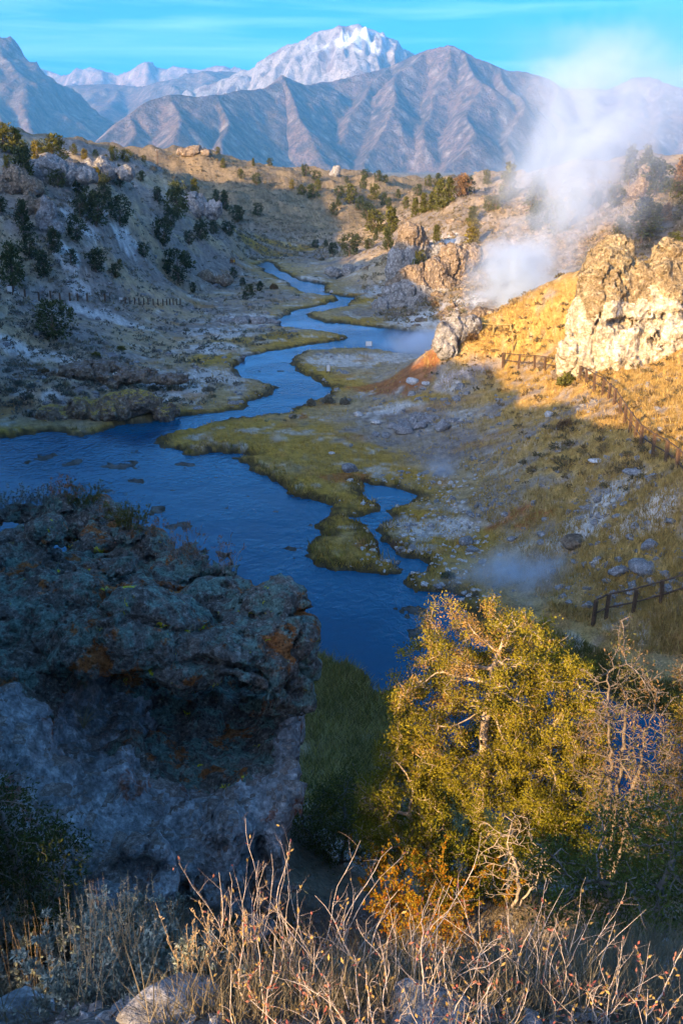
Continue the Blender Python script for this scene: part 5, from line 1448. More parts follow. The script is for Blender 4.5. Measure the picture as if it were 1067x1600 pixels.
p = near(690, 1468, 12.4)
shrub('orange_bush', 'dense orange and yellow leaved bush behind the pale twigs', p, 32, 1.7, 1.8, 51, tw=(0.22, 0.15, 0.09), leafc=[(0.40, 0.21, 0.02), (0.45, 0.16, 0.015), (0.30, 0.22, 0.02), (0.36, 0.26, 0.02)], leafn=16000, ll=0.05, lw=0.014, side=10, cat='bush')

SAGE = [(0.30, 0.33, 0.27), (0.23, 0.27, 0.22), (0.36, 0.37, 0.29)]
for (u, v, y, h, sd, lab) in [
    (60, 1560, 5.2, 0.55, 61, 'pale green sagebrush in the bottom left corner with tan stalks'),
    (160, 1570, 4.6, 0.50, 62, 'bushy sagebrush with tall tan flower stalks near the bottom left'),
    (235, 1550, 5.2, 0.50, 63, 'silvery sagebrush just left of the pale foreground boulder'),
    (330, 1560, 5.4, 0.42, 64, 'small sagebrush right behind the pale foreground boulder'),
    (20, 1500, 6.4, 0.55, 65, 'sagebrush at the left frame edge below the dark juniper'),
    (120, 1480, 7.0, 0.45, 66, 'dim sagebrush under the dark juniper beside a flat rock'),
    (250, 1500, 7.4, 0.45, 67, 'grey sagebrush halfway between the boulder and the cliff foot')]:
    p = near(u, v, y); h *= p[1] / y * 1.1
    r = shrub('sagebrush', lab, p, 40, 0.42 * p[1] / y, h, sd, tw=(0.24, 0.20, 0.16), tipc=(0.25, 0.20, 0.13), leafc=SAGE, leafn=7500, ll=0.036 * p[1] / y, lw=0.0075 * p[1] / y, side=4, r0=0.0035, lean=0.8, cat='sagebrush', group='foreground sagebrush')
    rng = np.random.RandomState(sd + 500); m = 46; a = rng.rand(m) * 6.28; rr = 0.30 * p[1] / y * rng.rand(m) ** 0.5
    A = np.stack([np.cos(a) * rr, np.sin(a) * rr, np.full(m, h * 0.45)], 1); B = A + np.stack([0.06 * rng.normal(size=m), 0.06 * rng.normal(size=m), h * rng.uniform(0.5, 0.95, m)], 1)
    V, Q = tubes(A, B, np.full(m, 0.002), np.full(m, 0.0012), 3)
    k = 16; tt = rng.rand(m, k) ** 0.7 * 0.75 + 0.25
    P = (A[:, None] + (B - A)[:, None] * tt[..., None]).reshape(-1, 3)
    VL, QL = leaves(P, np.tile([0, 0, 1.0], (len(P), 1)), 0.022, 0.0035, rng, 0.45)
    me = new_mesh('flower_stalks', np.concatenate([V, VL]), [Q, QL + len(V)], False); set_col(me, np.tile([0.44, 0.31, 0.17], (len(me.vertices), 1))); link('flower_stalks', me, M_LEAF, r)
for (u, v, y, h, sd, lab) in [(240, 1500, 8.2, 0.75, 71, 'dark green broom like bush at the foot of the cliff, left of two'), (350, 1495, 8.6, 0.75, 72, 'dark green broom like bush right below the pale cliff corner'), (425, 1480, 9.5, 0.65, 73, 'dark green broom like bush behind the tall wiry shrub'),
                            (300, 1530, 6.8, 0.5, 74, 'low dark broom bush between boulder and cliff foot')]:
    shrub('broom_bush', lab, near(u, v, y), 28, 0.5, h, sd, tw=(0.070, 0.075, 0.022), tipc=(0.10, 0.10, 0.03), leafc=[(0.075, 0.085, 0.02), (0.10, 0.10, 0.028)], leafn=5000, ll=0.05, lw=0.0035, side=9, r0=0.003, lean=0.7, cat='bush', group='dark broom bushes')

# plants growing on top of the cliff
def cap_top(x, y):
    o = bpy.data.objects['overhanging_cap']
    return o
from mathutils.bvhtree import BVHTree
_cap = bpy.data.objects['overhanging_cap'].data
_cv = np.empty(len(_cap.vertices) * 3, np.float32); _cap.vertices.foreach_get('co', _cv); _cv = _cv.reshape(-1, 3)
def on_cap(u, v):
    d = Vector(ray(u, v)); d.normalize()
    # nearest vertex to the line of sight, first in depth
    rel = _cv - np.array([0, 0, CAM_Z]); t = rel @ np.array(d); dist = np.linalg.norm(rel - t[:, None] * np.array(d)[None], axis=1)
    k = dist < 0.09
    while not k.any():
        v += 8; d = Vector(ray(u, v)); d.normalize(); t = rel @ np.array(d); dist = np.linalg.norm(rel - t[:, None] * np.array(d)[None], axis=1); k = dist < 0.2
    i = np.nonzero(k)[0][np.argmin(t[k])]
    return _cv[i].astype(float)
for (u, v, h, n, tw, lc, ln, sd, lab) in [
    (285, 868, 0.75, 26, (0.30, 0.24, 0.20), [(0.26, 0.10, 0.04), (0.30, 0.17, 0.06)], 700, 81, 'reddish twiggy bush on the right shoulder of the cliff top'),
    (345, 888, 0.6, 20, (0.34, 0.30, 0.27), [(0.26, 0.12, 0.05)], 300, 82, 'thin grey twiggy bush at the right end of the cliff top'),
    (195, 822, 0.5, 60, (0.10, 0.095, 0.03), [(0.12, 0.115, 0.025), (0.16, 0.13, 0.03)], 2500, 83, 'dark green rounded bush in the middle of the cliff top rim'),
    (230, 835, 0.45, 20, (0.26, 0.20, 0.15), [(0.28, 0.13, 0.04)], 500, 84, 'small reddish bush beside the dark green rim bush'),
    (130, 785, 0.5, 50, (0.10, 0.095, 0.03), [(0.13, 0.12, 0.03)], 2200, 85, 'green broom bush on the cliff rim near the grey railing'),
    (100, 770, 0.45, 22, (0.30, 0.20, 0.14), [(0.38, 0.15, 0.05)], 600, 86, 'orange tipped bush on the cliff rim'),
    (60, 772, 0.5, 40, (0.26, 0.24, 0.21), [(0.22, 0.24, 0.21)], 2600, 87, 'grey sagebrush on the cliff top near the left edge'),
    (15, 768, 0.5, 40, (0.26, 0.24, 0.21), [(0.24, 0.25, 0.20)], 2600, 88, 'pale sagebrush at the left frame edge on the cliff top'),
    (160, 800, 0.4, 26, (0.30, 0.27, 0.24), [(0.22, 0.22, 0.19)], 900, 89, 'small grey twiggy shrub between the two green rim bushes')]:
    shrub('cliff_shrub', lab, on_cap(u, v), n, 0.7, h * 1.4, sd, tw=tw, tipc=lc[0], leafc=lc, leafn=ln, ll=0.05, lw=0.008, side=4, r0=0.005, lean=0.7, cat='bush', group='shrubs on the cliff top')

def grass_tuft(label, base, n, h, sd, col):
    rng = np.random.RandomState(sd); root = empty('grass_tuft', base); tag(root, label, 'grass tuft')
    a = rng.rand(n) * 6.28; d = np.stack([np.cos(a) * 0.45 + 0.25, np.sin(a) * 0.45, np.ones(n)], 1); d /= np.linalg.norm(d, axis=1, keepdims=True)
    P = np.zeros((n, 3)); VA, QA, off = [], [], 0
    L = h * rng.uniform(0.6, 1.1, n)
    for k in range(4):
        e = d.copy(); e[:, 2] -= 0.22 * k; e /= np.linalg.norm(e, axis=1, keepdims=True); q = P + e * (L / 4)[:, None]
        V, Q = tubes(P, q, np.full(n, 0.006 * (1 - k / 5)), np.full(n, 0.006 * (1 - (k + 1) / 5)), 3); VA.append(V); QA.append(Q + off); off += len(V); P = q
    me = new_mesh('blades', np.concatenate(VA), np.concatenate(QA)); set_col(me, np.tile(col, (len(me.vertices), 1))); link('blades', me, M_TWIG, root)
_lw = bpy.data.objects['pale_lower_wall'].data
_lv = np.empty(len(_lw.vertices) * 3, np.float32); _lw.vertices.foreach_get('co', _lv)
_keep = _cv; _cv = _lv.reshape(-1, 3)
grass_tuft('pale grass tuft growing at the mouth of the cave under the overhang', on_cap(137, 1138), 34, 0.6, 5, (0.34, 0.29, 0.15))
grass_tuft('tan grass tuft on the slope at the cliff foot', near(222, 1462, 12.2), 40, 0.7, 6, (0.30, 0.20, 0.10))
_cv = _keep

# ---------------------------------------------------------------- ground cover: grass, scrub and stones nobody could count
def scatter(n, seed, umin, umax, vmin, vmax, accept):
    """points on the terrain, drawn evenly over a stretch of ground and kept by accept(x, y, z, d)"""
    rng = np.random.RandomState(seed)
    i = rng.randint(0, 1, 0)
    out = []
    u = rng.uniform(umin, umax, n); v = rng.uniform(vmin, vmax, n)
    th = np.arctan2((u - UC) / FPX, 1.0)
    # march all lines of sight at once
    dx = (u - UC) / FPX; cyy = (VC - v) / FPX
    dy = cos(PITCH) + cyy * sin(PITCH); dz = -sin(PITCH) + cyy * cos(PITCH)
    hit = np.zeros(n, bool); X = np.zeros(n); Y = np.zeros(n)
    for yy in np.geomspace(3, 560, 300):
        k = ~hit
        x_ = dx[k] / dy[k] * yy; z_ = CAM_Z + dz[k] / dy[k] * yy
        g = ground(x_, np.full(k.sum(), yy))
        m = z_ < g
        ii = np.nonzero(k)[0][m]
        X[ii] = x_[m]; Y[ii] = yy; hit[ii] = True
    X, Y = X[hit], Y[hit]
    X = X + rng.normal(size=len(X)) * 0.012 * Y; Y = Y * (1 + 0.012 * rng.normal(size=len(Y)))
    Z = ground(X, Y)
    k = (Z > 0.12) & accept(X, Y, Z, rng)
    return np.stack([X[k], Y[k], Z[k]], 1), rng

def sdist(X, Y):
    return shore_dist(X, Y)

def tufts(name, label, P, rng, h, nb, cols, wid=0.035, spread=0.16, lean=0.35):
    n = len(P); h = np.reshape(h, -1) * np.ones(n)
    idx = np.repeat(np.arange(n), nb)
    b = P[idx] + np.stack([rng.normal(size=len(idx)) * spread * h[idx] / 0.4, rng.normal(size=len(idx)) * spread * h[idx] / 0.4, np.full(len(idx), -0.03)], 1)
    d = np.stack([lean * rng.normal(size=len(idx)), lean * rng.normal(size=len(idx)), np.ones(len(idx))], 1); d /= np.linalg.norm(d, axis=1, keepdims=True)
    a = rng.rand(len(idx)) * 3.14; w = wid * h[idx] / 0.4
    s = np.stack([np.cos(a) * w, np.sin(a) * w, 0 * a], 1)
    t = b + d * (h[idx] * rng.uniform(0.6, 1.25, len(idx)))[:, None]
    V = np.stack([b - s, b + s, t], 1).reshape(-1, 3)
    C = np.array(cols)[rng.randint(0, len(cols), n)] * rng.uniform(0.7, 1.3, (n, 1))
    me = new_mesh(name, V, np.arange(len(V)).reshape(-1, 3), False); set_col(me, C[idx].repeat(3, 0))
    o = link(name, me, M_LEAF); tag(o, label, 'grass', kind='stuff')
    return o

GOLD = [(0.46, 0.30, 0.08), (0.40, 0.27, 0.09), (0.50, 0.35, 0.12), (0.34, 0.22, 0.07)]
P, r = scatter(38000, 1, 640, 1090, 470, 1090, lambda X, Y, Z, g: (X > 8) & (Y < 104) & (Y > 33) & (Z > 0.9) & (g.rand(len(X)) < 0.25 + 0.75 * sstep(-0.2, 0.35, fbm(xy0(X, Y) * 0.35 + 7, 3, 0.6) + 0.5 * fbm(xy0(X, Y) * 0.06, 2) + 0.4 * sstep(3, 6, Z))))
tufts('golden_grass', 'golden dry grass covering the slope on the right', P, r, 0.30 * r.uniform(0.5, 1.4, len(P)) , 4, GOLD, wid=0.03)
P, r = scatter(46000, 2, 240, 1067, 400, 930, lambda X, Y, Z, g: (Z < 2.2) & (sdist(X, Y) < 9 + 4 * g.normal(size=len(X))) & (perlin(xy0(X, Y) * 0.4 + 7) > -0.15))
dd = sdist(P[:, 0], P[:, 1])
BANK = [(0.48, 0.29, 0.045), (0.54, 0.34, 0.08), (0.34, 0.215, 0.035), (0.56, 0.36, 0.10)]
tufts('meadow_grass', 'short yellow green grass on the creek meadows', P, r, 0.20 * r.uniform(0.5, 1.5, len(P)), 3, BANK, wid=0.045, lean=0.5)
P, r = scatter(26000, 3, 0, 1067, 400, 1130, lambda X, Y, Z, g: (sdist(X, Y) < 0.5 + 0.7 * g.rand(len(X))) & (perlin(xy0(X, Y) * 0.12 + 3) > -0.25))
tufts('bank_rushes', 'dark green rushes fringing the creek banks', P, r, 0.42 * r.uniform(0.5, 1.4, len(P)), 5, [(0.17, 0.14, 0.025), (0.27, 0.195, 0.035), (0.42, 0.28, 0.08)], wid=0.022, spread=0.13, lean=0.28)
P, r = scatter(16000, 4, 460, 700, 1000, 1330, lambda X, Y, Z, g: (Y > 24) & (Z < 4))
P = P[perlin(P * 0.8 + 5) + 0.5 * perlin(P * 2.3) > -0.25]
tufts('tall_bank_grass', 'long tangled olive grass on the near bank beside the cliff', P, r, 0.5 * r.uniform(0.5, 1.3, len(P)), 5, [(0.42, 0.32, 0.07), (0.54, 0.42, 0.16), (0.20, 0.17, 0.04), (0.12, 0.11, 0.03)], wid=0.012, spread=0.2, lean=1.1)
P, r = scatter(9000, 5, 860, 1080, 960, 1180, lambda X, Y, Z, g: (Y > 30) & (sdist(X, Y) < 2.2))
tufts('inlet_grass', 'green grass along the creek beyond the half dead juniper', P, r, 0.4 * r.uniform(0.5, 1.3, len(P)), 4, [(0.13, 0.125, 0.025), (0.19, 0.16, 0.045)], wid=0.02, lean=0.5)
P, r = scatter(10000, 6, 0, 1067, 1400, 1600, lambda X, Y, Z, g: (Y < 19) & (perlin(xy0(X, Y) * 0.7) > -0.1))
tufts('dry_bluff_grass', 'thin dry grass on the shaded ground below the cliff', P, r, 0.22 * r.uniform(0.4, 1.4, len(P)), 5, [(0.24, 0.19, 0.11), (0.18, 0.15, 0.09)], wid=0.006, spread=0.12, lean=0.5)

BUSH_MESH = {}
LANDMARKS = [(545,730,'flat dark bank boulder'),(728,840,'upright inlet rock'),(897,845,'brown slab rock'),(1002,880,'largest boulder above the near fence'),(930,718,'pale slab in the grass'),(857,645,'small white block'),(990,735,'long bluish rock'),
    (860,580,'middle fence corner'),(905,590,'foot of the sunlit outcrop'),(1000,680,'bend of the right fence'),(1050,740,'lower end of the right fence'),(643,592,'pale upright stone by the rust marsh'),(690,665,'grey rock pile'),(588,660,'pale rock on the flats'),
    (700,560,'rock knob'),(760,525,'viewpoint railing'),(628,390,'rock tower'),(665,440,'brown rock shelf'),(610,475,'broken rock foot'),(1000,310,'ridge spire'),(738,380,'gold juniper by the steam'),(690,320,'tall juniper above the tower'),(718,300,'rust coloured juniper'),(793,300,'tall juniper left of the plume'),(1001,370,'pine behind the outcrop'),
    (84,420,'pale fin'),(60,460,'left marker posts'),(240,474,'close set posts'),(88,510,'juniper with reddish trunk'),(130,590,'layered rock ledge'),(180,650,'mossy bank mound'),(385,505,'grey rock heap'),(325,450,'brown bench rocks'),(364,410,'brown kiosk'),(156,392,'white crag'),(279,425,'big juniper above the close set posts'),(300,340,'gully crag'),
    (306,240,'hilltop crag'),(525,272,'pale hill boulder'),(401,285,'lone dark hilltop juniper'),(489,305,'dark juniper on the hill end'),(340,320,'gully junipers'),(576,540,'small notice sign'),(486,630,'round grey shrub'),(640,810,'inlet'),(690,735,'slope steam vent'),(884,600,'green fence bush'),(885,665,'spreading brown brush'),(960,950,'near fence'),
    (275,1570,'pale foreground boulder'),(665,1580,'middle foreground boulder'),(110,1525,'flat bluish rock'),(400,1450,'cliff foot rock'),(920,1520,'corner juniper')]
_used = {}
def by_landmark(noun, p, tail):
    u, v = (float(c) for c in project(np.asarray(p)))
    k = min(LANDMARKS, key=lambda q: math.hypot(q[0] - u, q[1] - v))
    dx, dy = u - k[0], v - k[1]
    rel = ('right of' if dx > 0 else 'left of') if abs(dx) > abs(dy) else ('below' if dy > 0 else 'above')
    return (noun, rel, k[2]), math.hypot(dx, dy)
NUM = ['nearest', 'second', 'third', 'fourth', 'fifth', 'sixth', 'seventh', 'eighth', 'ninth', 'tenth', 'eleventh', 'twelfth', 'thirteenth', 'fourteenth', 'fifteenth', 'sixteenth', 'seventeenth', 'eighteenth', 'nineteenth', 'twentieth']
def label_group(objs, noun):
    """each of the things named by the landmark beside it and its order outward from there"""
    b = {}
    for o in objs:
        key, d = by_landmark(noun, o.location, ''); b.setdefault(key, []).append((d, o))
    for (nn, rel, lm), lst in b.items():
        lst.sort(key=lambda a: a[0])
        for i, (d, o) in enumerate(lst):
            o['label'] = ('%s %s the %s' % (nn, rel, lm)) if len(lst) == 1 else ('%s %s %s the %s' % (NUM[i] if i < 20 else 'farthest', nn, rel, lm))
def split_large(P, size, top):
    """indices of the ones that show largest, and the rest"""
    app = size / np.hypot(P[:, 1], CAM_Z - P[:, 2]); u, v = project(P)
    app = np.where((u > 5) & (u < 1062) & (v > 0) & (v < 1590), app, 0)
    o = np.argsort(-app); m = np.zeros(len(P), bool); m[o[:top]] = True
    return m

def scrub(name, label, P, rng, size, nb, cols, top=0, each=None):
    n = len(P); size = np.reshape(size, -1) * np.ones(n)
    if top:
        m = split_large(P, size, top); made = []
        for i in np.nonzero(m)[0]:
            key = (name, i % 4)
            if key not in BUSH_MESH:
                g = np.random.RandomState(i); q = g.normal(size=(60, 3)); q /= np.linalg.norm(q, axis=1, keepdims=True); q[:, 2] = np.abs(q[:, 2]) * 0.8; q *= g.uniform(0.5, 1.0, (60, 1))
                VL, QL = leaves(q * 0.75, q + np.array([0, 0, 0.4]), 0.5 * g.uniform(0.6, 1.3, 60), 0.11, g, 0.5)
                me = new_mesh('foliage', VL, QL, False); set_col(me, (np.array(cols[i % len(cols)])[None] * g.uniform(0.65, 1.35, (60, 1))).repeat(4, 0)); me.materials.append(M_LEAF)
                V, Q = tubes(np.zeros((7, 3)) - [0, 0, 0.1], q[:7] * 0.8, np.full(7, 0.05), np.full(7, 0.02), 4); st = new_mesh('stems', V, Q); set_col(st, np.tile([0.2, 0.16, 0.12], (len(V), 1))); st.materials.append(M_TWIG)
                BUSH_MESH[key] = (me, st)
            o = empty('sagebrush_clump', P[i], float(rng.rand() * 6.28), float(size[i])); tag(o, each, 'sagebrush', label); made.append(o)
            link('foliage', BUSH_MESH[key][0], None, o); link('stems', BUSH_MESH[key][1], None, o)
        label_group(made, each)
        P, size = P[~m], size[~m]; n = len(P)
    idx = np.repeat(np.arange(n), nb)
    q = rng.normal(size=(len(idx), 3)); q /= np.linalg.norm(q, axis=1, keepdims=True); q[:, 2] = np.abs(q[:, 2]) * 0.75
    q *= rng.uniform(0.55, 1.0, (len(idx), 1))
    c = P[idx] + q * size[idx][:, None]
    VL, QL = leaves(c - q * size[idx][:, None] * 0.25, q + np.array([0, 0, 0.4]), 0.75 * size[idx] * rng.uniform(0.6, 1.3, len(idx)), 0.17 * size[idx], rng, 0.55)
    C = np.array(cols)[rng.randint(0, len(cols), n)] * rng.uniform(0.65, 1.35, (n, 1))
    me = new_mesh(name, VL, QL, False); set_col(me, (C[idx] * rng.uniform(0.75, 1.25, (len(idx), 1))).repeat(4, 0))
    o = link(name, me, M_LEAF); tag(o, label, 'scrub', kind='stuff'); return o
SCR = [(0.16, 0.155, 0.125), (0.20, 0.185, 0.14), (0.13, 0.12, 0.095), (0.23, 0.185, 0.11), (0.14, 0.15, 0.115), (0.26, 0.22, 0.13)]
P, r = scatter(5200, 7, -10, 460, 240, 660, lambda X, Y, Z, g: (X < 0) & (Y < 300) & (sdist(X, Y) > 3) & (g.rand(len(X)) < 0.35 + 0.65 * sstep(-0.3, 0.3, perlin(xy0(X, Y) * 0.12))))
scrub('hillside_scrub', 'low grey sagebrush scrub all over the left hillside', P, r, 0.30 + 0.30 * r.rand(len(P)) ** 2, 14, SCR, 45, 'low grey sagebrush clump')
P, r = scatter(5200, 8, 180, 720, 240, 420, lambda X, Y, Z, g: (Y > 255))
scrub('hill_scrub', 'low tan sagebrush scrub covering the middle hill', P, r, 0.40 + 0.45 * r.rand(len(P)), 11, [(0.23, 0.185, 0.11), (0.18, 0.16, 0.105), (0.28, 0.22, 0.13), (0.14, 0.125, 0.085)], 30, 'tan sagebrush clump')
P, r = scatter(4800, 9, 560, 1080, 280, 520, lambda X, Y, Z, g: (X > 4) & (Y > 104) & (sdist(X, Y) > 5))
scrub('slope_scrub', 'dry sagebrush scrub on the slope behind the steam', P, r, 0.30 + 0.35 * r.rand(len(P)), 12, [(0.24, 0.19, 0.10), (0.19, 0.155, 0.09), (0.30, 0.22, 0.11), (0.15, 0.13, 0.07)], 40, 'dry sagebrush clump')
P, r = scatter(520, 10, 660, 1080, 480, 760, lambda X, Y, Z, g: (X > 9) & (Y < 104) & (Z > 2.5))
scrub('spur_scrub', 'brown dry brush dotted over the golden slope', P, r, 0.22 + 0.25 * r.rand(len(P)), 20, [(0.20, 0.14, 0.07), (0.26, 0.18, 0.08), (0.15, 0.12, 0.06)], 40, 'brown brush clump')

def stones(name, label, P, rng, size, m, top=0, each=None, kind='grey'):
    if top:
        k = split_large(P, size, top); made = []
        for i in np.nonzero(k)[0]:
            o = link('stone', ROCKS[i % 6][kind]); o.location = tuple(P[i]); sz = size[i]; o.scale = (sz, sz * 0.9, sz * 0.8); o.rotation_euler = (0, 0, (i * 1.7) % 6.28)
            tag(o, each, 'stone', label); made.append(o)
        label_group(made, each)
        P, size = P[~k], size[~k]
    V0, F0 = ico_rock(77, 1, 0.8); n = len(P); nv = len(V0)
    a = rng.rand(n) * 6.28; ca, sa = np.cos(a), np.sin(a); s = size[:, None] * rng.uniform(0.6, 1.3, (n, 3)) * np.array([1, 1, 0.75])
    W = V0[None] * s[:, None]; W = W + 0.22 * size[:, None, None] * rng.normal(size=W.shape)
    X = W[..., 0] * ca[:, None] - W[..., 1] * sa[:, None]; Y = W[..., 0] * sa[:, None] + W[..., 1] * ca[:, None]
    V = np.stack([X, Y, W[..., 2]], -1) + P[:, None]
    F = (F0[None] + (np.arange(n) * nv)[:, None, None]).reshape(-1, 3)
    me = new_mesh(name, V.reshape(-1, 3), F, False)
    o = link(name, me, m); tag(o, label, 'stones', kind='stuff'); return o
P, r = scatter(2600, 11, 560, 1080, 600, 960, lambda X, Y, Z, g: (X > 3) & (Y < 104) & (g.rand(len(X)) < 0.12 + 0.88 * sstep(0.05, 0.4, perlin(xy0(X, Y) * 0.16 + 4))))
stones('slope_stones', 'loose grey stones on the lower right slope', P, r, 0.08 + 0.30 * r.rand(len(P)) ** 3, M_BOULDER, 60, 'loose grey stone')
P, r = scatter(1500, 12, 540, 740, 615, 695, lambda X, Y, Z, g: (Y < 106) & (Z > 0.35) & (g.rand(len(X)) < sstep(0.0, 0.5, perlin(xy0(X, Y) * 0.22 + 1))))
stones('spur_rubble', 'pale rubble heaped at the foot of the sunlit spur', P, r, 0.06 + 0.45 * r.rand(len(P)) ** 4, M_BOULDER, 40, 'rubble stone')
P, r = scatter(2200, 13, 0, 560, 380, 660, lambda X, Y, Z, g: (Y < 300) & (g.rand(len(X)) < 0.15 + 0.85 * sstep(0.1, 0.4, perlin(xy0(X, Y) * 0.10 + 14))))
stones('hillside_stones', 'grey stones strewn over the left bank and hillside', P, r, 0.12 + 0.5 * r.rand(len(P)) ** 3, M_BOULDER, 50, 'strewn grey stone')
P, r = scatter(2600, 14, 560, 1080, 290, 540, lambda X, Y, Z, g: (Y > 104) & (X > 4) & (g.rand(len(X)) < 0.2 + 0.8 * sstep(0.0, 0.4, perlin(xy0(X, Y) * 0.07 + 2))))
stones('talus_stones', 'brown broken rocks on the slopes around the steam', P, r, 0.25 + 1.0 * r.rand(len(P)) ** 3, M_TANROCK, 50, 'brown broken rock', 'brown')
P, r = scatter(1300, 15, 0, 1067, 1420, 1600, lambda X, Y, Z, g: (Y < 16))
stones('bluff_stones', 'small stones on the ground of the near bluff', P, r, 0.012 + 0.06 * r.rand(len(P)) ** 3, M_BOULDER, 20, 'small bluff stone')
P, r = scatter(700, 16, 560, 760, 740, 960, lambda X, Y, Z, g: (Z < 1.5))
stones('inlet_stones', 'pale stones along the small inlet', P, r, 0.06 + 0.18 * r.rand(len(P)) ** 2, M_WHITEROCK, 30, 'pale shore stone', 'white')

# single bushes on the flats that stand out
for (u, v, wpx, hpx, col, sd, lab) in [(486, 634, 18, 14, 'sage', 1, 'round grey shrub at the water edge of the inner bend'), (512, 630, 26, 16, 'sage', 2, 'broad pale shrub right of the round grey shrub'), (538, 632, 20, 13, 'sage', 3, 'low pale shrub at the right of the shrub row on the flats'),
                                      (884, 604, 34, 24, 'olive', 4, 'green rounded bush by the fence under the sunlit outcrop'), (885, 668, 46, 16, 'brown', 5, 'brown spreading brush in the golden grass'), (325, 612, 30, 10, 'sage', 6, 'pale brush along the left bank of the creek'),
                                      (680, 480, 16, 10, 'brown', 7, 'reddish brush at the far inlet by the rock shelf'), (700, 905, 30, 16, 'olive', 8, 'mossy bush on the inlet bank before the steam'), (735, 535, 28, 18, 'brown', 9, 'brown brush clinging to the right of the rock knob'), (428, 452, 16, 10, 'brown', 10, 'reddish willow brush at the far creek bend'),
                                      (150, 558, 24, 10, 'olive', 11, 'small green bush on the shaded left bank'), (190, 548, 20, 9, 'olive', 12, 'green tuft bush lower on the left slope'), (70, 585, 30, 12, 'brown', 13, 'dark brown brush on the left bank ledge')]:
    p = pick(u, v)
    if p is None: continue
    d = np.hypot(p[1], CAM_Z - p[2]) / FPX
    rng = np.random.RandomState(900 + sd); m = 420
    q = rng.normal(size=(m, 3)); q /= np.linalg.norm(q, axis=1, keepdims=True); q[:, 2] = np.abs(q[:, 2])
    q *= (0.75 + 0.35 * perlin(q * 2.1 + sd))[:, None]; q *= rng.uniform(0.6, 1, (m, 1)); q *= np.array([wpx / 2 * d, wpx / 2 * d * 0.8, hpx * d])
    VL, QL = leaves(q * 0.85, q / (np.linalg.norm(q, axis=1, keepdims=True) + 1e-6) + np.array([0, 0, 0.5]), 0.30 * hpx * d, 0.06 * hpx * d, rng, 0.5)
    cc = np.array({'sage': (0.24, 0.22, 0.16), 'olive': (0.13, 0.125, 0.03), 'brown': (0.19, 0.12, 0.06)}[col])
    root = empty('flats_bush', p); tag(root, lab, 'bush', 'bushes on the flats')
    me = new_mesh('foliage', VL, QL, False); set_col(me, (cc[None] * rng.uniform(0.6, 1.4, (m, 1))).repeat(4, 0)); link('foliage', me, M_LEAF, root)
    A = np.zeros((9, 3)); B = q[:9] * 0.8
    V, Q = tubes(A, B, np.full(9, 0.03), np.full(9, 0.01), 4); me = new_mesh('stems', V, Q); set_col(me, np.tile([0.2, 0.15, 0.1], (len(V), 1))); link('stems', me, M_TWIG, root)

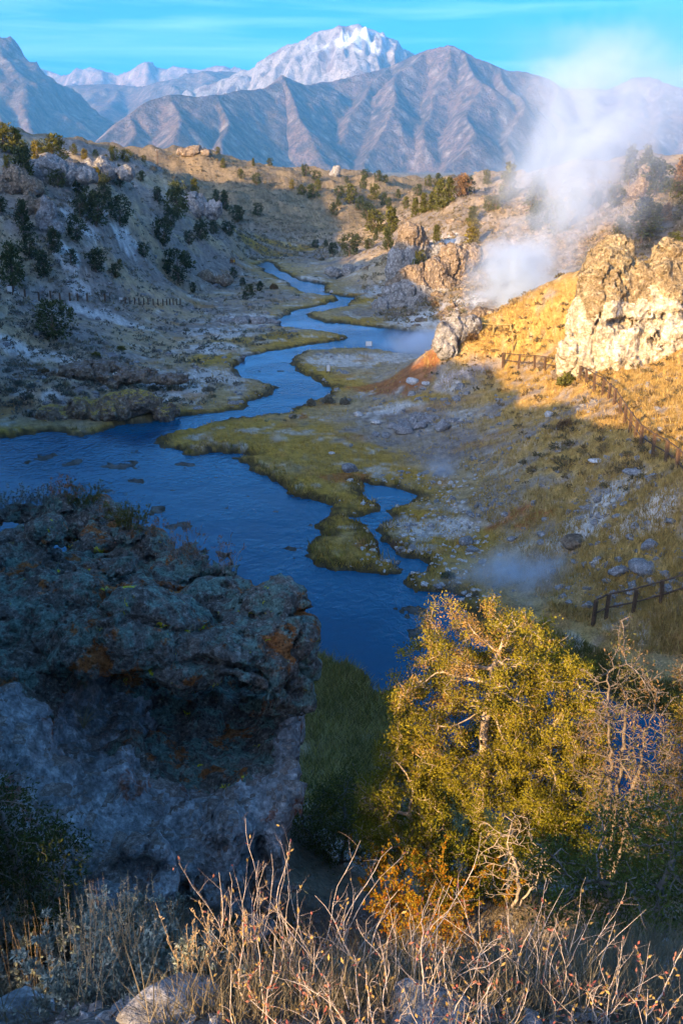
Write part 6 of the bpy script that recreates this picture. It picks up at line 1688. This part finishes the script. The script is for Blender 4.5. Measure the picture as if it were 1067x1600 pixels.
# ---------------------------------------------------------------- steam
def steam(name, label, c, r, dens, scale=0.3, tilt=(0, 0, 0), lo=0.40, hi=0.75, seed=0.0, gr=0.0):
    import bmesh
    bm = bmesh.new(); bmesh.ops.create_icosphere(bm, subdivisions=3, radius=1.0); me = bpy.data.meshes.new(name); bm.to_mesh(me); bm.free()
    k = NT(name + '_vapour')
    co = k.coord('Object'); ln = k.n('ShaderNodeVectorMath'); ln.operation = 'LENGTH'; k.l(co, ln.inputs[0])
    fall = k.n('ShaderNodeMapRange'); fall.interpolation_type = 'SMOOTHSTEP'; k.l(ln.outputs['Value'], fall.inputs['Value'])
    for a, b in zip(('From Min', 'From Max', 'To Min', 'To Max'), (1.0, 0.0, 0.0, 1.0)): fall.inputs[a].default_value = b
    p = k.n('ShaderNodeVectorMath'); p.operation = 'ADD'; k.l(k.pos(), p.inputs[0]); p.inputs[1].default_value = (seed, seed * 2, -seed)
    n = k.noise(p.outputs[0], scale, 4, 0.58, 0.6)
    e = k.math('ADD', k.math('MULTIPLY', fall.outputs[0], 1.25), k.math('MULTIPLY', k.math('SUBTRACT', n, 0.5), 4.6))
    d = k.math('MULTIPLY', k.rng(e, lo, hi), fall.outputs[0])
    if gr:   # thins upward
        sp = k.n('ShaderNodeSeparateXYZ'); k.l(co, sp.inputs[0])
        d = k.math('MULTIPLY', d, k.rng(sp.outputs['Z'], -1.0, 1.0, 1.0, 1.0 - gr))
    d = k.math('MULTIPLY', d, dens)
    v = k.n('ShaderNodeVolumePrincipled'); v.inputs['Color'].default_value = (0.82, 0.91, 1.0, 1); v.inputs['Anisotropy'].default_value = 0.15
    k.l(d, v.inputs['Density']); k.l(v.outputs[0], k.out.inputs['Volume'])
    me.materials.append(k.m)
    o = link(name, me); o.location = tuple(c); o.scale = r; o.rotation_euler = tilt
    tag(o, label, 'steam', kind='stuff')
    return o
c = at_y(812, 438, 118); steam('steam_puff', 'dense white puff of steam rising beside the sunlit outcrop', c, (9.5, 6.5, 9.0), 0.95, 0.24, (0, radians(14), 0), 0.25, 1.3, 3)
c = at_y(893, 262, 122); steam('steam_plume', 'tall thin steam plume drifting up over the right ridge', c, (13.0, 8.5, 22.0), 0.36, 0.17, (0, radians(14), 0), 0.2, 1.4, 9)
c = at_y(980, 190, 128); steam('steam_veil', 'faint veil of steam spreading across the upper right', c, (24.0, 10.0, 18.0), 0.11, 0.08, (0, radians(8), 0), 0.1, 1.3, 14)
c = at_y(985, 120, 126); steam('steam_wisp', 'uppermost wisp of steam fading into the sky at the right', c, (15.0, 8.0, 11.0), 0.10, 0.14, (0, radians(20), 0), 0.2, 1.4, 61)
c = at_y(670, 535, 117); steam('pool_steam', 'low bluish steam lying on the hot pool behind the rock knob', c, (9.5, 6.5, 3.0), 0.75, 0.28, (0, radians(-8), 0), 0.2, 1.3, 21)
c = at_y(815, 900, 50); steam('vent_steam', 'wisps of steam over the inlet behind the big juniper', c, (6.8, 5.0, 2.2), 0.65, 0.55, (0, 0, 0), 0.3, 1.4, 33)
c = at_y(690, 735, 71); steam('slope_steam', 'small wisp of steam at the vent on the lower slope', c, (2.2, 2.0, 1.9), 0.7, 0.9, (0, 0, 0), 0.3, 1.4, 37)
c = at_y(250, 600, 104); steam('bank_steam', 'small blue wisp of steam on the left bank', c, (2.8, 2.2, 2.2), 0.9, 0.6, (0, 0, 0), 0.3, 1.3, 41)
c = at_y(115, 618, 98); steam('ledge_steam', 'thin steam wisp under the left bank ledge', c, (2.2, 1.8, 1.7), 0.8, 0.6, (0, 0, 0), 0.3, 1.3, 45)
c = at_y(437, 688, 81); steam('meadow_steam', 'tiny dark wisp of steam over the meadow pool', c, (1.5, 1.3, 1.3), 0.7, 0.8, (0, 0, 0), 0.3, 1.3, 51)
